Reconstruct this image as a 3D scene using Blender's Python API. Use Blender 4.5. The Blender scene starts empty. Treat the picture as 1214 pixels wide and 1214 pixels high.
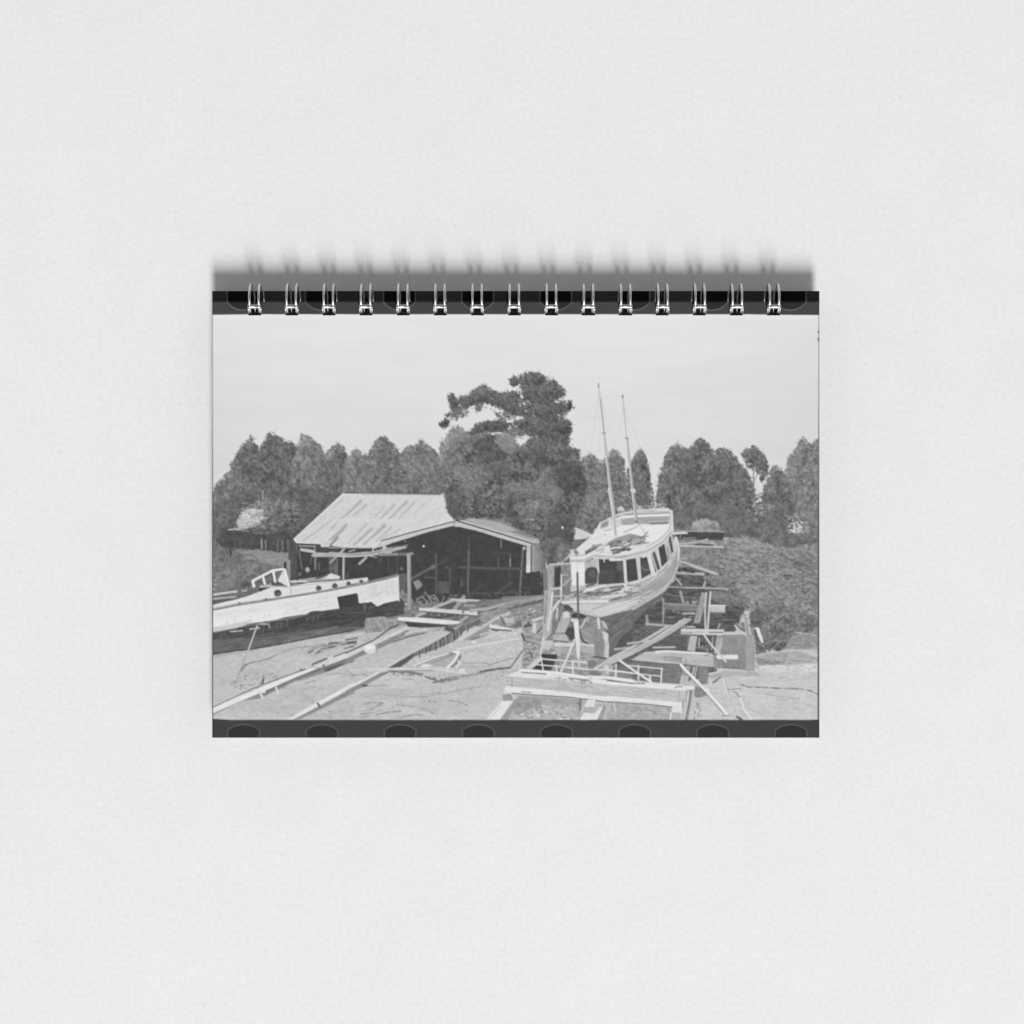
import bpy, bmesh, math
import numpy as np
from mathutils import Vector

KEY = 1945.0
AMB = 0.80
INK_GAIN = 1.0
# ---------------------------------------------------------------- the print on the cover
# The cover carries a faded black-and-white picture of a boatyard. It is flat ink on
# card, so it is worked out here as grey values (0-255) on a fine lattice and becomes the
# ink colour of the cover's print, vertex by vertex. Coordinates count along the card.
X0, Y0, X1, Y1 = 251.6, 345.0, 971.4, 874.6
S = 2.0
CW, CH = int(round((X1 - X0) * S)), int(round((Y1 - Y0) * S))
ink = np.full((CH, CW), 72.0, np.float32)
_rt = np.random.RandomState(5).rand(256, 256).astype(np.float32)


def vnoise(u, v, seed=0):
    ui = np.floor(u).astype(np.int64); vi = np.floor(v).astype(np.int64)
    fu = u - ui; fv = v - vi
    fu = fu * fu * (3 - 2 * fu); fv = fv * fv * (3 - 2 * fv)
    a = ui + seed * 37; b = vi + seed * 91
    t = _rt
    n00 = t[a & 255, b & 255]; n10 = t[(a + 1) & 255, b & 255]
    n01 = t[a & 255, (b + 1) & 255]; n11 = t[(a + 1) & 255, (b + 1) & 255]
    return (n00 * (1 - fu) + n10 * fu) * (1 - fv) + (n01 * (1 - fu) + n11 * fu) * fv


def fbm(u, v, seed=0, octs=3):
    s = 0.0; w = 0.5; tot = 0.0
    for k in range(octs):
        s = s + w * vnoise(u * 2 ** k + 7.3 * k, v * 2 ** k + 3.1 * k, seed + k)
        tot += w; w *= 0.6
    return s / tot - 0.5


ZO = {'A': (250, 570, 7.5875), 'B': (390, 570, 7.5875), 'C': (530, 580, 7.5875), 'D': (650, 580, 7.5875),
      'E': (790, 580, 6.3895), 'F': (250, 710, 7.1412), 'G': (410, 700, 6.7444), 'H': (570, 700, 6.7444),
      'I': (720, 700, 6.7444), 'J': (830, 730, 7.5875), 'K': (240, 360, 5.0583), 'L': (480, 400, 5.0583),
      'M': (720, 400, 4.4963), 'N': (660, 440, 7.5833), 'O': (640, 640, 10.12), '': (0, 0, 1.0)}


def Z(z, pts):
    """pts is a flat list x, y, x, y ... in the frame z of the card."""
    ox, oy, f = ZO[z]
    return [(ox + pts[i] / f, oy + pts[i + 1] / f) for i in range(0, len(pts), 2)]


def box(x0, y0, x1, y1):
    a = max(0, int((x0 - X0) * S) - 2); b = min(CW, int((x1 - X0) * S) + 3)
    c = max(0, int((y0 - Y0) * S) - 2); d = min(CH, int((y1 - Y0) * S) + 3)
    return a, b, c, d


def inside(pts, xs, ys):
    """Even-odd test, xs (1,n), ys (m,1)."""
    ins = np.zeros((ys.shape[0], xs.shape[1]), bool)
    n = len(pts)
    for i in range(n):
        x1, y1 = pts[i]; x2, y2 = pts[(i + 1) % n]
        if y1 == y2:
            continue
        c = (ys > min(y1, y2)) & (ys <= max(y1, y2))
        xi = x1 + (ys - y1) * (x2 - x1) / (y2 - y1)
        ins ^= c & (xs < xi)
    return ins


def tex(xs, ys, amp, ang, sx, sy, seed):
    ca, sa = math.cos(ang), math.sin(ang)
    u = (xs * ca + ys * sa) / sx; v = (-xs * sa + ys * ca) / sy
    return amp * 2.0 * fbm(u, v, seed)


_seed = [1]


def poly(z, pts, v, amp=7, ang=0, sx=7, sy=1.3, alpha=1.0, rough=0.25, gx=0, gy=0, soft=0):
    p = Z(z, pts) if not isinstance(pts[0], tuple) else pts
    px = [q[0] for q in p]; py = [q[1] for q in p]
    a, b, c, d = box(min(px) - soft, min(py) - soft, max(px) + soft, max(py) + soft)
    if b <= a or d <= c:
        return
    _seed[0] += 1; sd = _seed[0]
    X = (X0 + (np.arange(a, b) + 0.5) / S)[None, :]; Y = (Y0 + (np.arange(c, d) + 0.5) / S)[:, None]
    cov = np.zeros((d - c, b - a), np.float32)
    for ox in (-0.125, 0.125):
        for oy in (-0.125, 0.125):
            cov += inside(p, X + ox, Y + oy)
    cov *= 0.25
    if rough or soft:
        w = max(rough, soft)
        k = max(1, int(round(w * S)))
        cov = blur(cov, k if soft else 1)
        if rough:
            n = fbm((X + 0 * Y) / 1.6, (Y + 0 * X) / 1.6, sd)
            cov = np.clip((cov - 0.5 + 0.9 * n * min(1, rough * 2)) * (1.6 if not soft else 1.0) + 0.5, 0, 1)
    mx, my = sum(px) / len(px), sum(py) / len(py)
    val = v + tex(X + 0 * Y, Y + 0 * X, amp * 1.35, math.radians(ang), sx, sy, sd) + tex(X + 0 * Y, Y + 0 * X, amp * 0.7, math.radians(ang), sx * 0.35, 0.7, sd + 4) + gx * (X - mx) + gy * (Y - my)
    cov *= alpha
    ink[c:d, a:b] = ink[c:d, a:b] * (1 - cov) + val * cov


def line(z, pts, w, v, amp=8, alpha=1.0, jag=0.0, w2=None):
    p = Z(z, pts) if not isinstance(pts[0], tuple) else pts
    for i in range(len(p) - 1):
        (x1, y1), (x2, y2) = p[i], p[i + 1]
        m = w + 2
        a, b, c, d = box(min(x1, x2) - m, min(y1, y2) - m, max(x1, x2) + m, max(y1, y2) + m)
        if b <= a or d <= c:
            continue
        _seed[0] += 1; sd = _seed[0]
        X = (X0 + (np.arange(a, b) + 0.5) / S)[None, :]; Y = (Y0 + (np.arange(c, d) + 0.5) / S)[:, None]
        dx, dy = x2 - x1, y2 - y1
        L2 = dx * dx + dy * dy + 1e-9
        t = np.clip(((X - x1) * dx + (Y - y1) * dy) / L2, 0, 1)
        D = np.hypot(X - x1 - t * dx, Y - y1 - t * dy)
        ww = w if w2 is None else w + (w2 - w) * t
        if jag:
            ww = ww * (1 + jag * 3 * fbm((X + 0 * Y) / 2.0, (Y + 0 * X) / 2.0, sd))
        cov = np.clip((ww / 2 - D) * S + 0.5, 0, 1) * alpha
        val = v + tex(X + 0 * Y, Y + 0 * X, amp, math.atan2(dy, dx), 6, 1.0, sd)
        ink[c:d, a:b] = ink[c:d, a:b] * (1 - cov) + val * cov


def blur(a, k):
    """Three-tap passes."""
    for _ in range(k):
        q = np.pad(a, 1, mode='edge')
        a = (q[:-2, 1:-1] + 2 * q[1:-1, 1:-1] + q[2:, 1:-1]) * 0.25
        q = np.pad(a, 1, mode='edge')
        a = (q[1:-1, :-2] + 2 * q[1:-1, 1:-1] + q[1:-1, 2:]) * 0.25
    return a


def dot(z, x, y, r, v, ry=None, alpha=1.0, amp=5):
    (x, y), = Z(z, [x, y]); ry = ry or r
    n = 14
    poly('', [(x + r * math.cos(6.2832 * i / n), y + ry * math.sin(6.2832 * i / n)) for i in range(n)], v, amp=amp, alpha=alpha, rough=0.45)


rs = np.random.RandomState(11)


def pip(p, x, y):
    r = False
    for i in range(len(p)):
        x1, y1 = p[i]; x2, y2 = p[i - 1]
        if (y1 > y) != (y2 > y) and x < x1 + (y - y1) * (x2 - x1) / (y2 - y1):
            r = not r
    return r


def stamp(x, y, rx, ry, ang, v, al):
    m = max(rx, ry) + 0.8
    a, b, c, d = box(x - m, y - m, x + m, y + m)
    if b <= a or d <= c:
        return
    X = (X0 - x + (np.arange(a, b) + 0.5) / S)[None, :]; Y = (Y0 - y + (np.arange(c, d) + 0.5) / S)[:, None]
    ca, sa = math.cos(ang), math.sin(ang)
    q = ((X * ca + Y * sa) / rx) ** 2 + ((Y * ca - X * sa) / ry) ** 2
    cov = np.clip(1.35 - q, 0, 1) * al
    ink[c:d, a:b] += (v - ink[c:d, a:b]) * cov


def gblur(a, sg):
    """Gaussian blur, sg in lattice steps."""
    r = int(math.ceil(2.6 * sg))
    k = np.exp(-0.5 * (np.arange(-r, r + 1) / sg) ** 2); k /= k.sum()
    for ax in (0, 1):
        q = np.pad(a, [(r, r) if i == ax else (0, 0) for i in (0, 1)], mode='edge')
        n = a.shape[ax]
        a = sum(k[i] * (q[i:i + n] if ax == 0 else q[:, i:i + n]) for i in range(2 * r + 1))
    return a


def leaves(z, pts, base, amp=26, cr=4.0, dens=1.0, under=0.92, dab=0.9, flat=1.0, ang=0.0, edge=1.0, ud=8, lean=0.3, air=0.0, tuft=1.0):
    """Foliage: an underlay with a broken, feathered edge, then clump after clump of small leaf dabs."""
    base += 4; amp *= 0.95
    p = Z(z, pts) if not isinstance(pts[0], tuple) else pts
    px = [q[0] for q in p]; py = [q[1] for q in p]
    x0, x1, y0, y1 = min(px), max(px), min(py), max(py)
    m = 9
    a, b, c, d = box(x0 - m, y0 - m, x1 + m, y1 + m)
    _seed[0] += 1; sd = _seed[0]
    X = (X0 + (np.arange(a, b) + 0.5) / S)[None, :]; Y = (Y0 + (np.arange(c, d) + 0.5) / S)[:, None]
    c0 = gblur(inside(p, X, Y).astype(np.float32), 5.6 * edge)
    gate = np.clip((gblur(c0, 2.0) - 0.10) * 6, 0, 1)
    XX = X + 0 * Y; YY = Y + 0 * X
    n = 1.0 * fbm(XX / (cr * 1.25), YY / (cr * 1.05), sd, 2) + 1.1 * fbm(XX / 2.4, YY / 2.1, sd + 3, 2) + 0.5 * fbm(XX / 1.0, YY / 0.9, sd + 6, 1)
    cov = np.clip((c0 - 0.46 + (0.75 + 1.8 * air) * n - air) * 2.6 + 0.5, 0, 1) * gate
    big = 0.55 * fbm(XX / (cr * 2.6), YY / (cr * 3.0), sd + 9, 2) + 0.95 * fbm(XX / (cr * 0.85), YY / (cr * 0.8), sd + 12, 2)
    shp = gblur(cov, 5.0)
    gy, gx = np.gradient(gblur(cov, 9.0))
    val = base - ud + amp * (2.3 * big + 14 * (gx * 0.6 + gy) * 0.8) + amp * 0.9 * fbm(XX / 2.6, YY / 2.3, sd + 5, 2)
    k = cov * under
    ink[c:d, a:b] = ink[c:d, a:b] * (1 - k) + val * k
    area = 0.0
    for i in range(len(p)):
        area += p[i - 1][0] * p[i][1] - p[i][0] * p[i - 1][1]
    area = abs(area) / 2
    nd = int(area * 1.5 * dens)
    hh, ww = cov.shape
    xs = rs.uniform(x0 - 3, x1 + 3, nd * 2); ys = np.sort(rs.uniform(y0 - 3, y1 + 3, nd * 2))
    done = 0
    for x, y in zip(xs, ys):
        i = int((y - Y0) * S) - c; j = int((x - X0) * S) - a
        if not (0 <= i < hh and 0 <= j < ww):
            continue
        pr = cov[i, j] * (0.9 if shp[i, j] > 0.33 else 0) + (0.14 if shp[i, j] > 0.42 else 0)
        if rs.rand() > pr:
            continue
        s = dab * rs.uniform(0.5, 1.2)
        v = base + amp * (2.0 * big[i, j] + 11 * (gx[i, j] * 0.6 + gy[i, j]) * 0.8) + rs.normal(0, amp * 0.34)
        stamp(x, y, s * 1.35, s * 0.75 * flat, ang + rs.uniform(-1.1, 1.1), v, rs.uniform(0.3, 0.75))
    # little tufts feathering the outline
    if not tuft:
        return
    ccx, ccy = sum(px) / len(px), sum(py) / len(py)
    for i in range(len(p)):
        (xa, ya), (xb, yb) = p[i - 1], p[i]
        L = math.hypot(xb - xa, yb - ya)
        for _ in range(int(L * 0.42 * tuft + rs.rand())):
            t = rs.rand(); x = xa + (xb - xa) * t; y = ya + (yb - ya) * t
            jx = min(ww - 1, max(0, int((x - X0) * S) - a)); iy = min(hh - 1, max(0, int((y - Y0) * S) - c))
            ox, oy = x - ccx, y - ccy
            q = math.hypot(ox, oy) + 1e-6
            dx, dy = ox / q + rs.normal(0, .5), oy / q - 0.35 + rs.normal(0, .5)
            n_ = rs.randint(3, 8); st = rs.uniform(.35, .75)
            x -= dx * 1.5; y -= dy * 1.5
            v = base + rs.normal(0, amp * .35)
            for k_ in range(n_):
                sz = dab * (1.15 - 0.09 * k_) * rs.uniform(.6, 1.1)
                stamp(x + rs.normal(0, .5), y + rs.normal(0, .45), sz, sz * .7, rs.uniform(-1.2, 1.2), v + rs.normal(0, 8), rs.uniform(.4, .8))
                x += dx * st; y += dy * st


def feather(z, pts, n, gaps=0, sp=50, amt=16):
    """Upswept branch strokes through a crown, and specks of sky near its upper edge."""
    p = Z(z, pts)
    px = [q[0] for q in p]; py = [q[1] for q in p]
    cx = sum(px) / len(px); hw_ = (max(px) - min(px)) / 2
    ytop = min(py); k = 0
    for _ in range(n * 4):
        x, y = rs.uniform(min(px), max(px)), rs.uniform(ytop, max(py))
        if not pip(p, x, y):
            continue
        i = int((y - Y0) * S); j = int((x - X0) * S)
        if not (0 <= i < CH and 0 <= j < CW):
            continue
        a_ = math.radians(-90 + max(-1, min(1, (x - cx) / hw_)) * sp + rs.normal(0, 16))
        v = float(ink[i, j])
        if v > 180:
            continue
        v += rs.choice([-1, 1]) * rs.uniform(.5, 1.2) * amt
        L = rs.uniform(2.5, 6)
        for q in range(6):
            f = q / 5.0
            stamp(x + math.cos(a_) * L * f + rs.normal(0, .25), y + math.sin(a_) * L * f + rs.normal(0, .25), .95 - .4 * f, .6, a_ + rs.uniform(-.6, .6), v + rs.normal(0, 5), .5)
        k += 1
        if k >= n:
            break
    k = 0
    for _ in range(gaps * 30):
        e = rs.randint(len(p)); t = rs.rand()
        x = p[e - 1][0] + (p[e][0] - p[e - 1][0]) * t; y = p[e - 1][1] + (p[e][1] - p[e - 1][1]) * t
        if y > ytop + 42:
            continue
        q = rs.uniform(.04, .3)
        x += (cx - x) * q + rs.normal(0, .6); y += 3 * q * 4 + rs.normal(0, .8)
        stamp(x, y, rs.uniform(.4, .9), rs.uniform(.35, .7), rs.uniform(-1.5, 1.5), rs.normal(206, 10), rs.uniform(.4, .9))
        k += 1
        if k >= gaps:
            break


def scatter(z, pts, n, v, sv, L=(1, 3), w=(0.5, 1.1), ang=0, sa=0.5, alpha=0.8):
    """Loose sticks, clods and streaks."""
    p = Z(z, pts) if not isinstance(pts[0], tuple) else pts
    px = [q[0] for q in p]; py = [q[1] for q in p]
    k = 0
    for _ in range(n * 8):
        x = rs.uniform(min(px), max(px)); y = rs.uniform(min(py), max(py))
        if pip(p, x, y):
            stamp(x, y, rs.uniform(*L), rs.uniform(*w), math.radians(ang) + rs.normal(0, sa), rs.normal(v, sv), alpha * rs.uniform(0.5, 1))
            k += 1
            if k >= n:
                break


def paint():
    GX = (X0 + (np.arange(CW) + 0.5) / S)[None, :]; GY = (Y0 + (np.arange(CH) + 0.5) / S)[:, None]
    XX = GX + 0 * GY; YY = GY + 0 * GX
    # ---- sky and mud
    t = np.clip((YY - 373) / 170, 0, 1)
    sky = 229 - 11 * t + 8 * fbm(XX / 120, YY / 22, 3) + 3 * fbm(XX / 30, YY / 8, 8) - 4 * np.clip((XX - 800) / 170, 0, 1) - 5 * np.clip((330 - XX) / 80, 0, 1) * t
    sky += 6 * np.clip((380 - YY) / 8, 0, 1)
    mud = 192 + 13 * fbm(XX / 40, YY / 10, 21) + 9 * fbm(XX / 11, YY / 3.5, 25) + 12 * fbm(XX / 5, YY / 1.6, 22) + 9 * fbm(XX / 1.5, YY / 1.0, 23, 2)
    pic = np.where(YY < 640, sky, mud)
    wob = 372.6 + 0.9 * np.clip((XX - 880) / 90, 0, 1) + 0.7 * np.clip((300 - XX) / 50, 0, 1) + 0.5 * fbm(XX / 20, 0 * YY, 4)
    wob2 = 853.4 - 1.4 * np.clip((275 - XX) / 24, 0, 1) - 0.5 * np.clip((XX - 960) / 4, 0, 1) + 0.5 * fbm(XX / 16, 0 * YY, 5)
    inpic = np.clip((YY - wob) * 2 + 0.5, 0, 1) * np.clip((wob2 - YY) * 2 + 0.5, 0, 1)
    ink[:] = pic
    forest()
    bank()
    yard()
    shed()
    launch()
    rails()
    bigtree()
    shrubs()
    underbow()
    cruiser()
    timbers()
    # small-scale grit everywhere but the sky
    m = np.clip((YY - 646) / 6, 0, 1)
    m = np.maximum(m, np.clip((188 - ink) / 20, 0, 1))
    dark = np.clip((ink - 60) / 60, 0.25, 1) * np.clip((245 - ink) / 50, 0.4, 1)
    ink[:] = ink + m * dark * np.where((ink < 175) & (YY < 735), .55, .62) * (20 * fbm(XX / 1.25, YY / 1.0, 61, 2) + 16 * fbm(XX / 4.5, YY / 2.6, 64, 2) + 12 * fbm(XX / 14, YY / 9, 67, 2))
    # lens softness of the old picture
    soft = blur(ink.copy(), 1)
    ink[:] = soft + 0.28 * (soft - blur(soft, 4)) + 0.06 * (soft - gblur(soft, 7.0)) + 1.4 * np.random.RandomState(3).randn(CH, CW)
    ink[:] = 58 + (ink - 58) * 1.0
    np.clip(ink, 56, 240, out=ink)
    # ---- film rebate with its perforations, top and bottom
    reb = np.where(YY < 500, 71, 66) + 5 * fbm(XX / 14, YY / 14, 31) + 4 * fbm(XX / 2, YY / 2, 33, 2)
    hole = np.zeros_like(ink); rim = np.zeros_like(ink)
    for k in range(8):
        for cx, top in ((288.8 + 92.75 * k, False), (288.2 + 92.7 * k, True)):
            dx = np.abs(XX - cx)
            hw = 18.8
            if top:
                arc = 367.6 - 9.5 * np.minimum(dx / hw, 1.2) ** 2.4
                e = np.minimum(hw - dx, arc - YY)
            else:
                arc = 858.9 + 6.5 * np.minimum(dx / hw, 1.2) ** 2.2
                e = np.minimum(hw - dx, YY - arc)
            near = (YY < 373) if top else (YY > 853)
            hole = np.maximum(hole, np.clip(e * 2 + 0.5, 0, 1) * near)
            rim = np.maximum(rim, np.clip(1.25 - np.abs(e - 0.1) * 1.5, 0, 1) * near)
    reb = reb * (1 - hole) + np.where(YY < 500, 57, 52) * hole
    reb = reb + rim * (40 + 24 * fbm(XX / 6, YY / 6, 41)) * np.where(YY < 373, 1.6, 1.1)
    reb = np.where((YY < 373), reb - 10 * hole * (YY < 373), reb)
    # darker band in the print along the very top of the card
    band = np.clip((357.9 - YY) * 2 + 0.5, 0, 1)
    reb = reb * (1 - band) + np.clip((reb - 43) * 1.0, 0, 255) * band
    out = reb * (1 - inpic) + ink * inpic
    # dark frame lines down the two sides
    lw = np.clip((252.4 - GX) * 2 + 0.5, 0, 1) * np.clip((YY - 372) / 3, 0, 1)
    ld = 150 - 100 * np.clip((YY - 470) / 140, 0, 1)
    out = out * (1 - lw) + np.minimum(out, ld) * lw
    edge = 970.35 - 0.75 * np.clip((YY - 480) / 200, 0, 1)
    rw = np.clip((GX - edge) * 2 + 0.5, 0, 1) * inpic
    rd = 165 - 70 * np.clip((YY - 380) / 250, 0, 1)
    out = out * (1 - rw) + rd * rw
    for y, r in ((393.5, 1.6), (403, 1.8), (401, 1.0)):
        q = ((XX - 970.6) / 1.0) ** 2 + ((YY - y) / r) ** 2
        k = np.clip(1.4 - q, 0, 1)
        out = out * (1 - k) + 90 * k
    return out


def forest():
    # (outline in the card's frame, tone, clump size)
    T = [('K', [62, 1500, 62, 1140, 90, 1070, 120, 1060, 135, 1030, 165, 1015, 180, 1000, 163, 962, 185, 948, 205, 900, 225, 868, 245, 850, 260, 833, 278, 825, 290, 788, 300, 798, 310, 838, 330, 860, 352, 905, 380, 1000, 380, 1500], 106, 3.4),
         ('K', [330, 1420, 330, 980, 355, 858, 370, 828, 385, 808, 392, 772, 410, 782, 425, 770, 440, 798, 475, 812, 500, 828, 530, 832, 552, 850, 575, 920, 590, 1100, 560, 1400], 98, 3.4),
         ('K', [530, 1420, 530, 1000, 570, 868, 580, 828, 590, 798, 603, 782, 615, 802, 640, 796, 655, 818, 680, 836, 715, 868, 724, 900, 740, 960, 740, 1200, 640, 1400], 118, 3.2),
         ('K', [700, 1200, 700, 980, 735, 905, 755, 888, 775, 868, 795, 856, 810, 838, 830, 846, 850, 876, 868, 935, 880, 1000, 880, 1180], 106, 3.0),
         ('K', [845, 1180, 850, 1000, 870, 930, 885, 915, 900, 886, 920, 872, 945, 886, 955, 908, 1000, 905, 1020, 980, 1020, 1180], 122, 3.0),
         ('K', [985, 1180, 985, 960, 1010, 878, 1030, 838, 1050, 812, 1065, 798, 1085, 812, 1100, 802, 1120, 828, 1145, 848, 1160, 868, 1200, 930, 1220, 1180], 110, 3.2),
         ('L', [-40, 980, -30, 760, 0, 668, 40, 650, 60, 680, 75, 640, 100, 615, 125, 640, 150, 650, 180, 690, 210, 730, 240, 760, 240, 980], 116, 3.2),
         ('L', [195, 1000, 205, 800, 216, 650, 235, 615, 262, 580, 290, 540, 320, 532, 350, 560, 385, 570, 420, 640, 440, 1000], 128, 3.2)]
    for z, p, v, cr in T:
        leaves(z, p, v, amp=35, cr=cr * 0.8, dens=1.25, dab=0.85, edge=0.9, air=0.02)
        feather(z, p, 190, gaps=16)
    leaves('', [253, 655, 253, 600, 270, 590, 300, 580, 340, 575, 380, 580, 400, 590, 350, 640, 343, 656], 100, amp=24, cr=3.6, dens=1.0)
    leaves('', [515, 650, 515, 560, 560, 540, 690, 550, 700, 650], 108, amp=26, cr=3.0, dens=.6)
    for x, y in ((301, 574), (316, 578), (330, 577), (282, 588), (268, 590), (284, 576)):
        scatter('', [x - 4, y - 3, x + 4, y - 3, x + 4, y + 3, x - 4, y + 3], 5, 165, 14, (0.6, 1.4), (0.4, 0.8), 0, 0.8)
    for p, v, cr in [([684, 640, 686, 560, 692, 542, 700, 538, 707, 544, 713, 552, 720, 541, 727, 532, 733, 536, 740, 548, 744, 612], 116, 3.2),
                     ([742, 612, 744, 560, 750, 545, 756, 536, 760, 531, 764, 540, 768, 550, 771, 570, 774, 590, 776, 612], 104, 3.0),
                     ([930, 660, 930, 590, 930, 569, 933.5, 553, 934.6, 544.5, 939, 538, 944.6, 531, 949, 522, 952.4, 517, 957, 524, 962.4, 529, 966, 524, 971, 519, 971, 700, 950, 690], 120, 3.0),
                     ([905, 645, 905, 620, 904.6, 584, 909, 573.5, 912.4, 564.6, 914.6, 555, 919, 552, 924.6, 557, 930, 564, 936, 577, 941, 600, 940, 645], 106, 3.0)]:
        leaves('', p, v, amp=36, cr=cr * 0.8, dens=1.2, dab=0.85, edge=0.95, air=0.05)
        feather('', p, 170, gaps=20)
    # slender open tree with its trunk showing
    line('', [893, 535, 893.5, 560, 894, 580, 892.5, 602, 895, 640], 1.6, 150)
    line('', [893.5, 572, 899, 560, 902, 549], 0.9, 130)
    line('', [893.5, 590, 888, 575], 0.8, 130)
    leaves('M', [712, 622, 730, 598, 760, 592, 780, 570, 800, 588, 830, 618, 846, 650, 862, 690, 852, 722, 846, 762, 822, 775, 812, 720, 790, 706, 768, 700, 742, 684, 736, 650], 106, amp=38, cr=2.2, dens=1.3, dab=0.8, air=0.12, edge=.8)
    leaves('', [884, 610, 886, 590, 892, 578, 900, 585, 906, 600, 904, 640, 888, 640], 112, amp=34, cr=2.2, dens=0.8, dab=0.8, air=0.25)
    leaves('M', [265, 1100, 262, 860, 275, 790, 280, 738, 290, 698, 308, 668, 314, 618, 338, 588, 360, 576, 375, 565, 400, 588, 440, 600, 455, 578, 470, 556, 495, 538, 518, 548, 545, 578, 560, 608, 572, 640, 585, 608, 610, 590, 640, 598, 660, 618, 690, 648, 706, 680, 742, 718, 768, 750, 780, 820, 770, 1000, 740, 1100], 104, amp=36, cr=2.9, dens=1.3, dab=0.85, edge=0.9, air=0.03)
    feather('M', [265, 1100, 262, 860, 280, 738, 314, 618, 375, 565, 440, 600, 495, 538, 572, 640, 640, 598, 706, 680, 768, 750, 780, 820, 740, 1100], 520, gaps=40)
    for p, v in (([560, 660, 575, 640, 590, 720, 585, 900, 560, 900], 86), ([430, 620, 450, 610, 470, 720, 450, 860, 430, 800], 92)):
        leaves('M', p, v, amp=18, cr=2.4, dens=.6, under=.5, edge=1.6, tuft=0)
    leaves('', [800, 640, 795, 612, 820, 600, 870, 600, 905, 615, 940, 635, 971, 640, 971, 660, 850, 660], 104, amp=24, cr=3.2, dens=1.1)
    # sky showing through
    scatter('', [771, 576, 779, 570, 779, 606, 773, 600], 26, 214, 10, (0.6, 1.3), (0.5, 1.0), 90, 0.8)
    scatter('', [885, 572, 900, 572, 902, 616, 892, 620, 886, 600], 70, 200, 16, (0.5, 1.2), (0.4, 0.8), 90, 0.9)
    scatter('', [932, 612, 958, 606, 960, 631, 934, 632], 70, 205, 14, (0.6, 1.6), (0.5, 1.0), 20, 0.8)
    scatter('', [938, 618, 950, 618, 954, 631, 935, 631], 40, 222, 8, (1.0, 2.0), (0.6, 1.2), 10, 0.6)
    scatter('', [936, 560, 968, 545, 968, 630, 940, 605], 120, 170, 18, (0.4, 1.0), (0.3, 0.7), 40, 0.9)
    scatter('', [690, 590, 715, 575, 735, 600, 700, 640], 50, 165, 16, (0.4, 1.1), (0.3, 0.7), 40, 0.9)
    scatter('', [855, 585, 890, 585, 890, 625, 850, 625], 60, 150, 14, (0.4, 1.0), (0.3, 0.7), 40, 0.9)


def bank():
    leaves('', [253, 706, 253, 640, 266, 650, 290, 652, 300, 660, 320, 668, 343, 672, 343, 692, 320, 690, 296, 696, 280, 702], 112, amp=26, cr=3.4, dens=1.1, flat=0.8)
    poly('', [285, 656, 299, 650, 320, 651, 344, 655, 344, 674, 318, 668, 296, 664], 142, amp=14, ang=8, sx=6, sy=1, rough=0.4)
    scatter('', [285, 656, 299, 650, 344, 655, 344, 674, 296, 664], 70, 146, 14, (0.8, 2), (0.4, 0.8), 15, 0.3)
    leaves('', [256, 706, 262, 676, 285, 668, 318, 672, 330, 690, 300, 694, 280, 703], 118, amp=28, cr=3.0, dens=1.1)
    # shadowed space beneath the flat-topped tree, posts in it
    leaves('', [256, 648, 262, 628, 290, 622, 338, 626, 346, 640, 342, 654, 300, 650], 80, amp=16, cr=3.0, dens=0.9)
    for x0, y0, x1, y1, w, v in ((310, 640, 310.5, 650, 2.4, 142), (314.6, 641, 315, 650.5, 1.8, 128), (329, 641, 329.4, 652, 1.8, 112), (334.5, 641, 335, 652, 2.0, 118), (341, 640, 341, 652, 1.4, 108), (311.6, 582, 312, 600, 2.2, 150), (313.2, 620, 313, 640, 1.4, 64), (273.5, 652, 273.5, 659, 1.6, 60)):
        line('', [x0, y0, x1, y1], w, v)
    leaves('', [283, 622, 290, 604, 305, 594, 330, 592, 350, 600, 356, 612, 345, 626, 318, 632, 296, 632], 112, amp=40, cr=2.6, dens=1.3, flat=0.5, dab=1.0)
    leaves('', [278, 628, 284, 614, 292, 605, 302, 602, 312, 606, 310, 618, 296, 626], 168, amp=44, cr=2.0, dens=1.3, flat=.5, dab=1.0, under=.8)
    for _ in range(60):
        x = rs.uniform(282, 352); y = rs.uniform(596, 630)
        L = rs.uniform(2, 7)
        line('', [x, y, x + L, y - rs.uniform(0.3, 2.2)], rs.uniform(0.6, 1.2), rs.normal(162 if x < 318 else 142, 14), alpha=0.75)
    for _ in range(40):
        x = rs.uniform(284, 352); y = rs.uniform(600, 632)
        line('', [x, y, x + rs.uniform(2, 6), y - rs.uniform(0.2, 1.6)], rs.uniform(0.6, 1.1), rs.normal(78, 8), alpha=0.7)
    for _ in range(70):
        y = rs.uniform(604, 626); x = rs.uniform(279 + (626 - y) * 0.25, 311 - max(0, (y - 614)) * 1.6)
        line('', [x, y, x + rs.uniform(2, 5), y - rs.uniform(0.2, 1.6)], rs.uniform(0.9, 1.8), rs.normal(202, 12), alpha=0.85)
    line('', [271, 628, 283, 627], 1.6, 190); line('', [283, 627, 293, 624], 1.2, 160)
    line('A', [420, 700, 380, 670, 240, 662], 1.0, 96); line('A', [440, 715, 330, 715], 1.0, 96)
    line('A', [60, 560, 100, 620], 1.2, 158, alpha=.7); line('A', [130, 110, 160, 160], 1.4, 165, alpha=.7)


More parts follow.
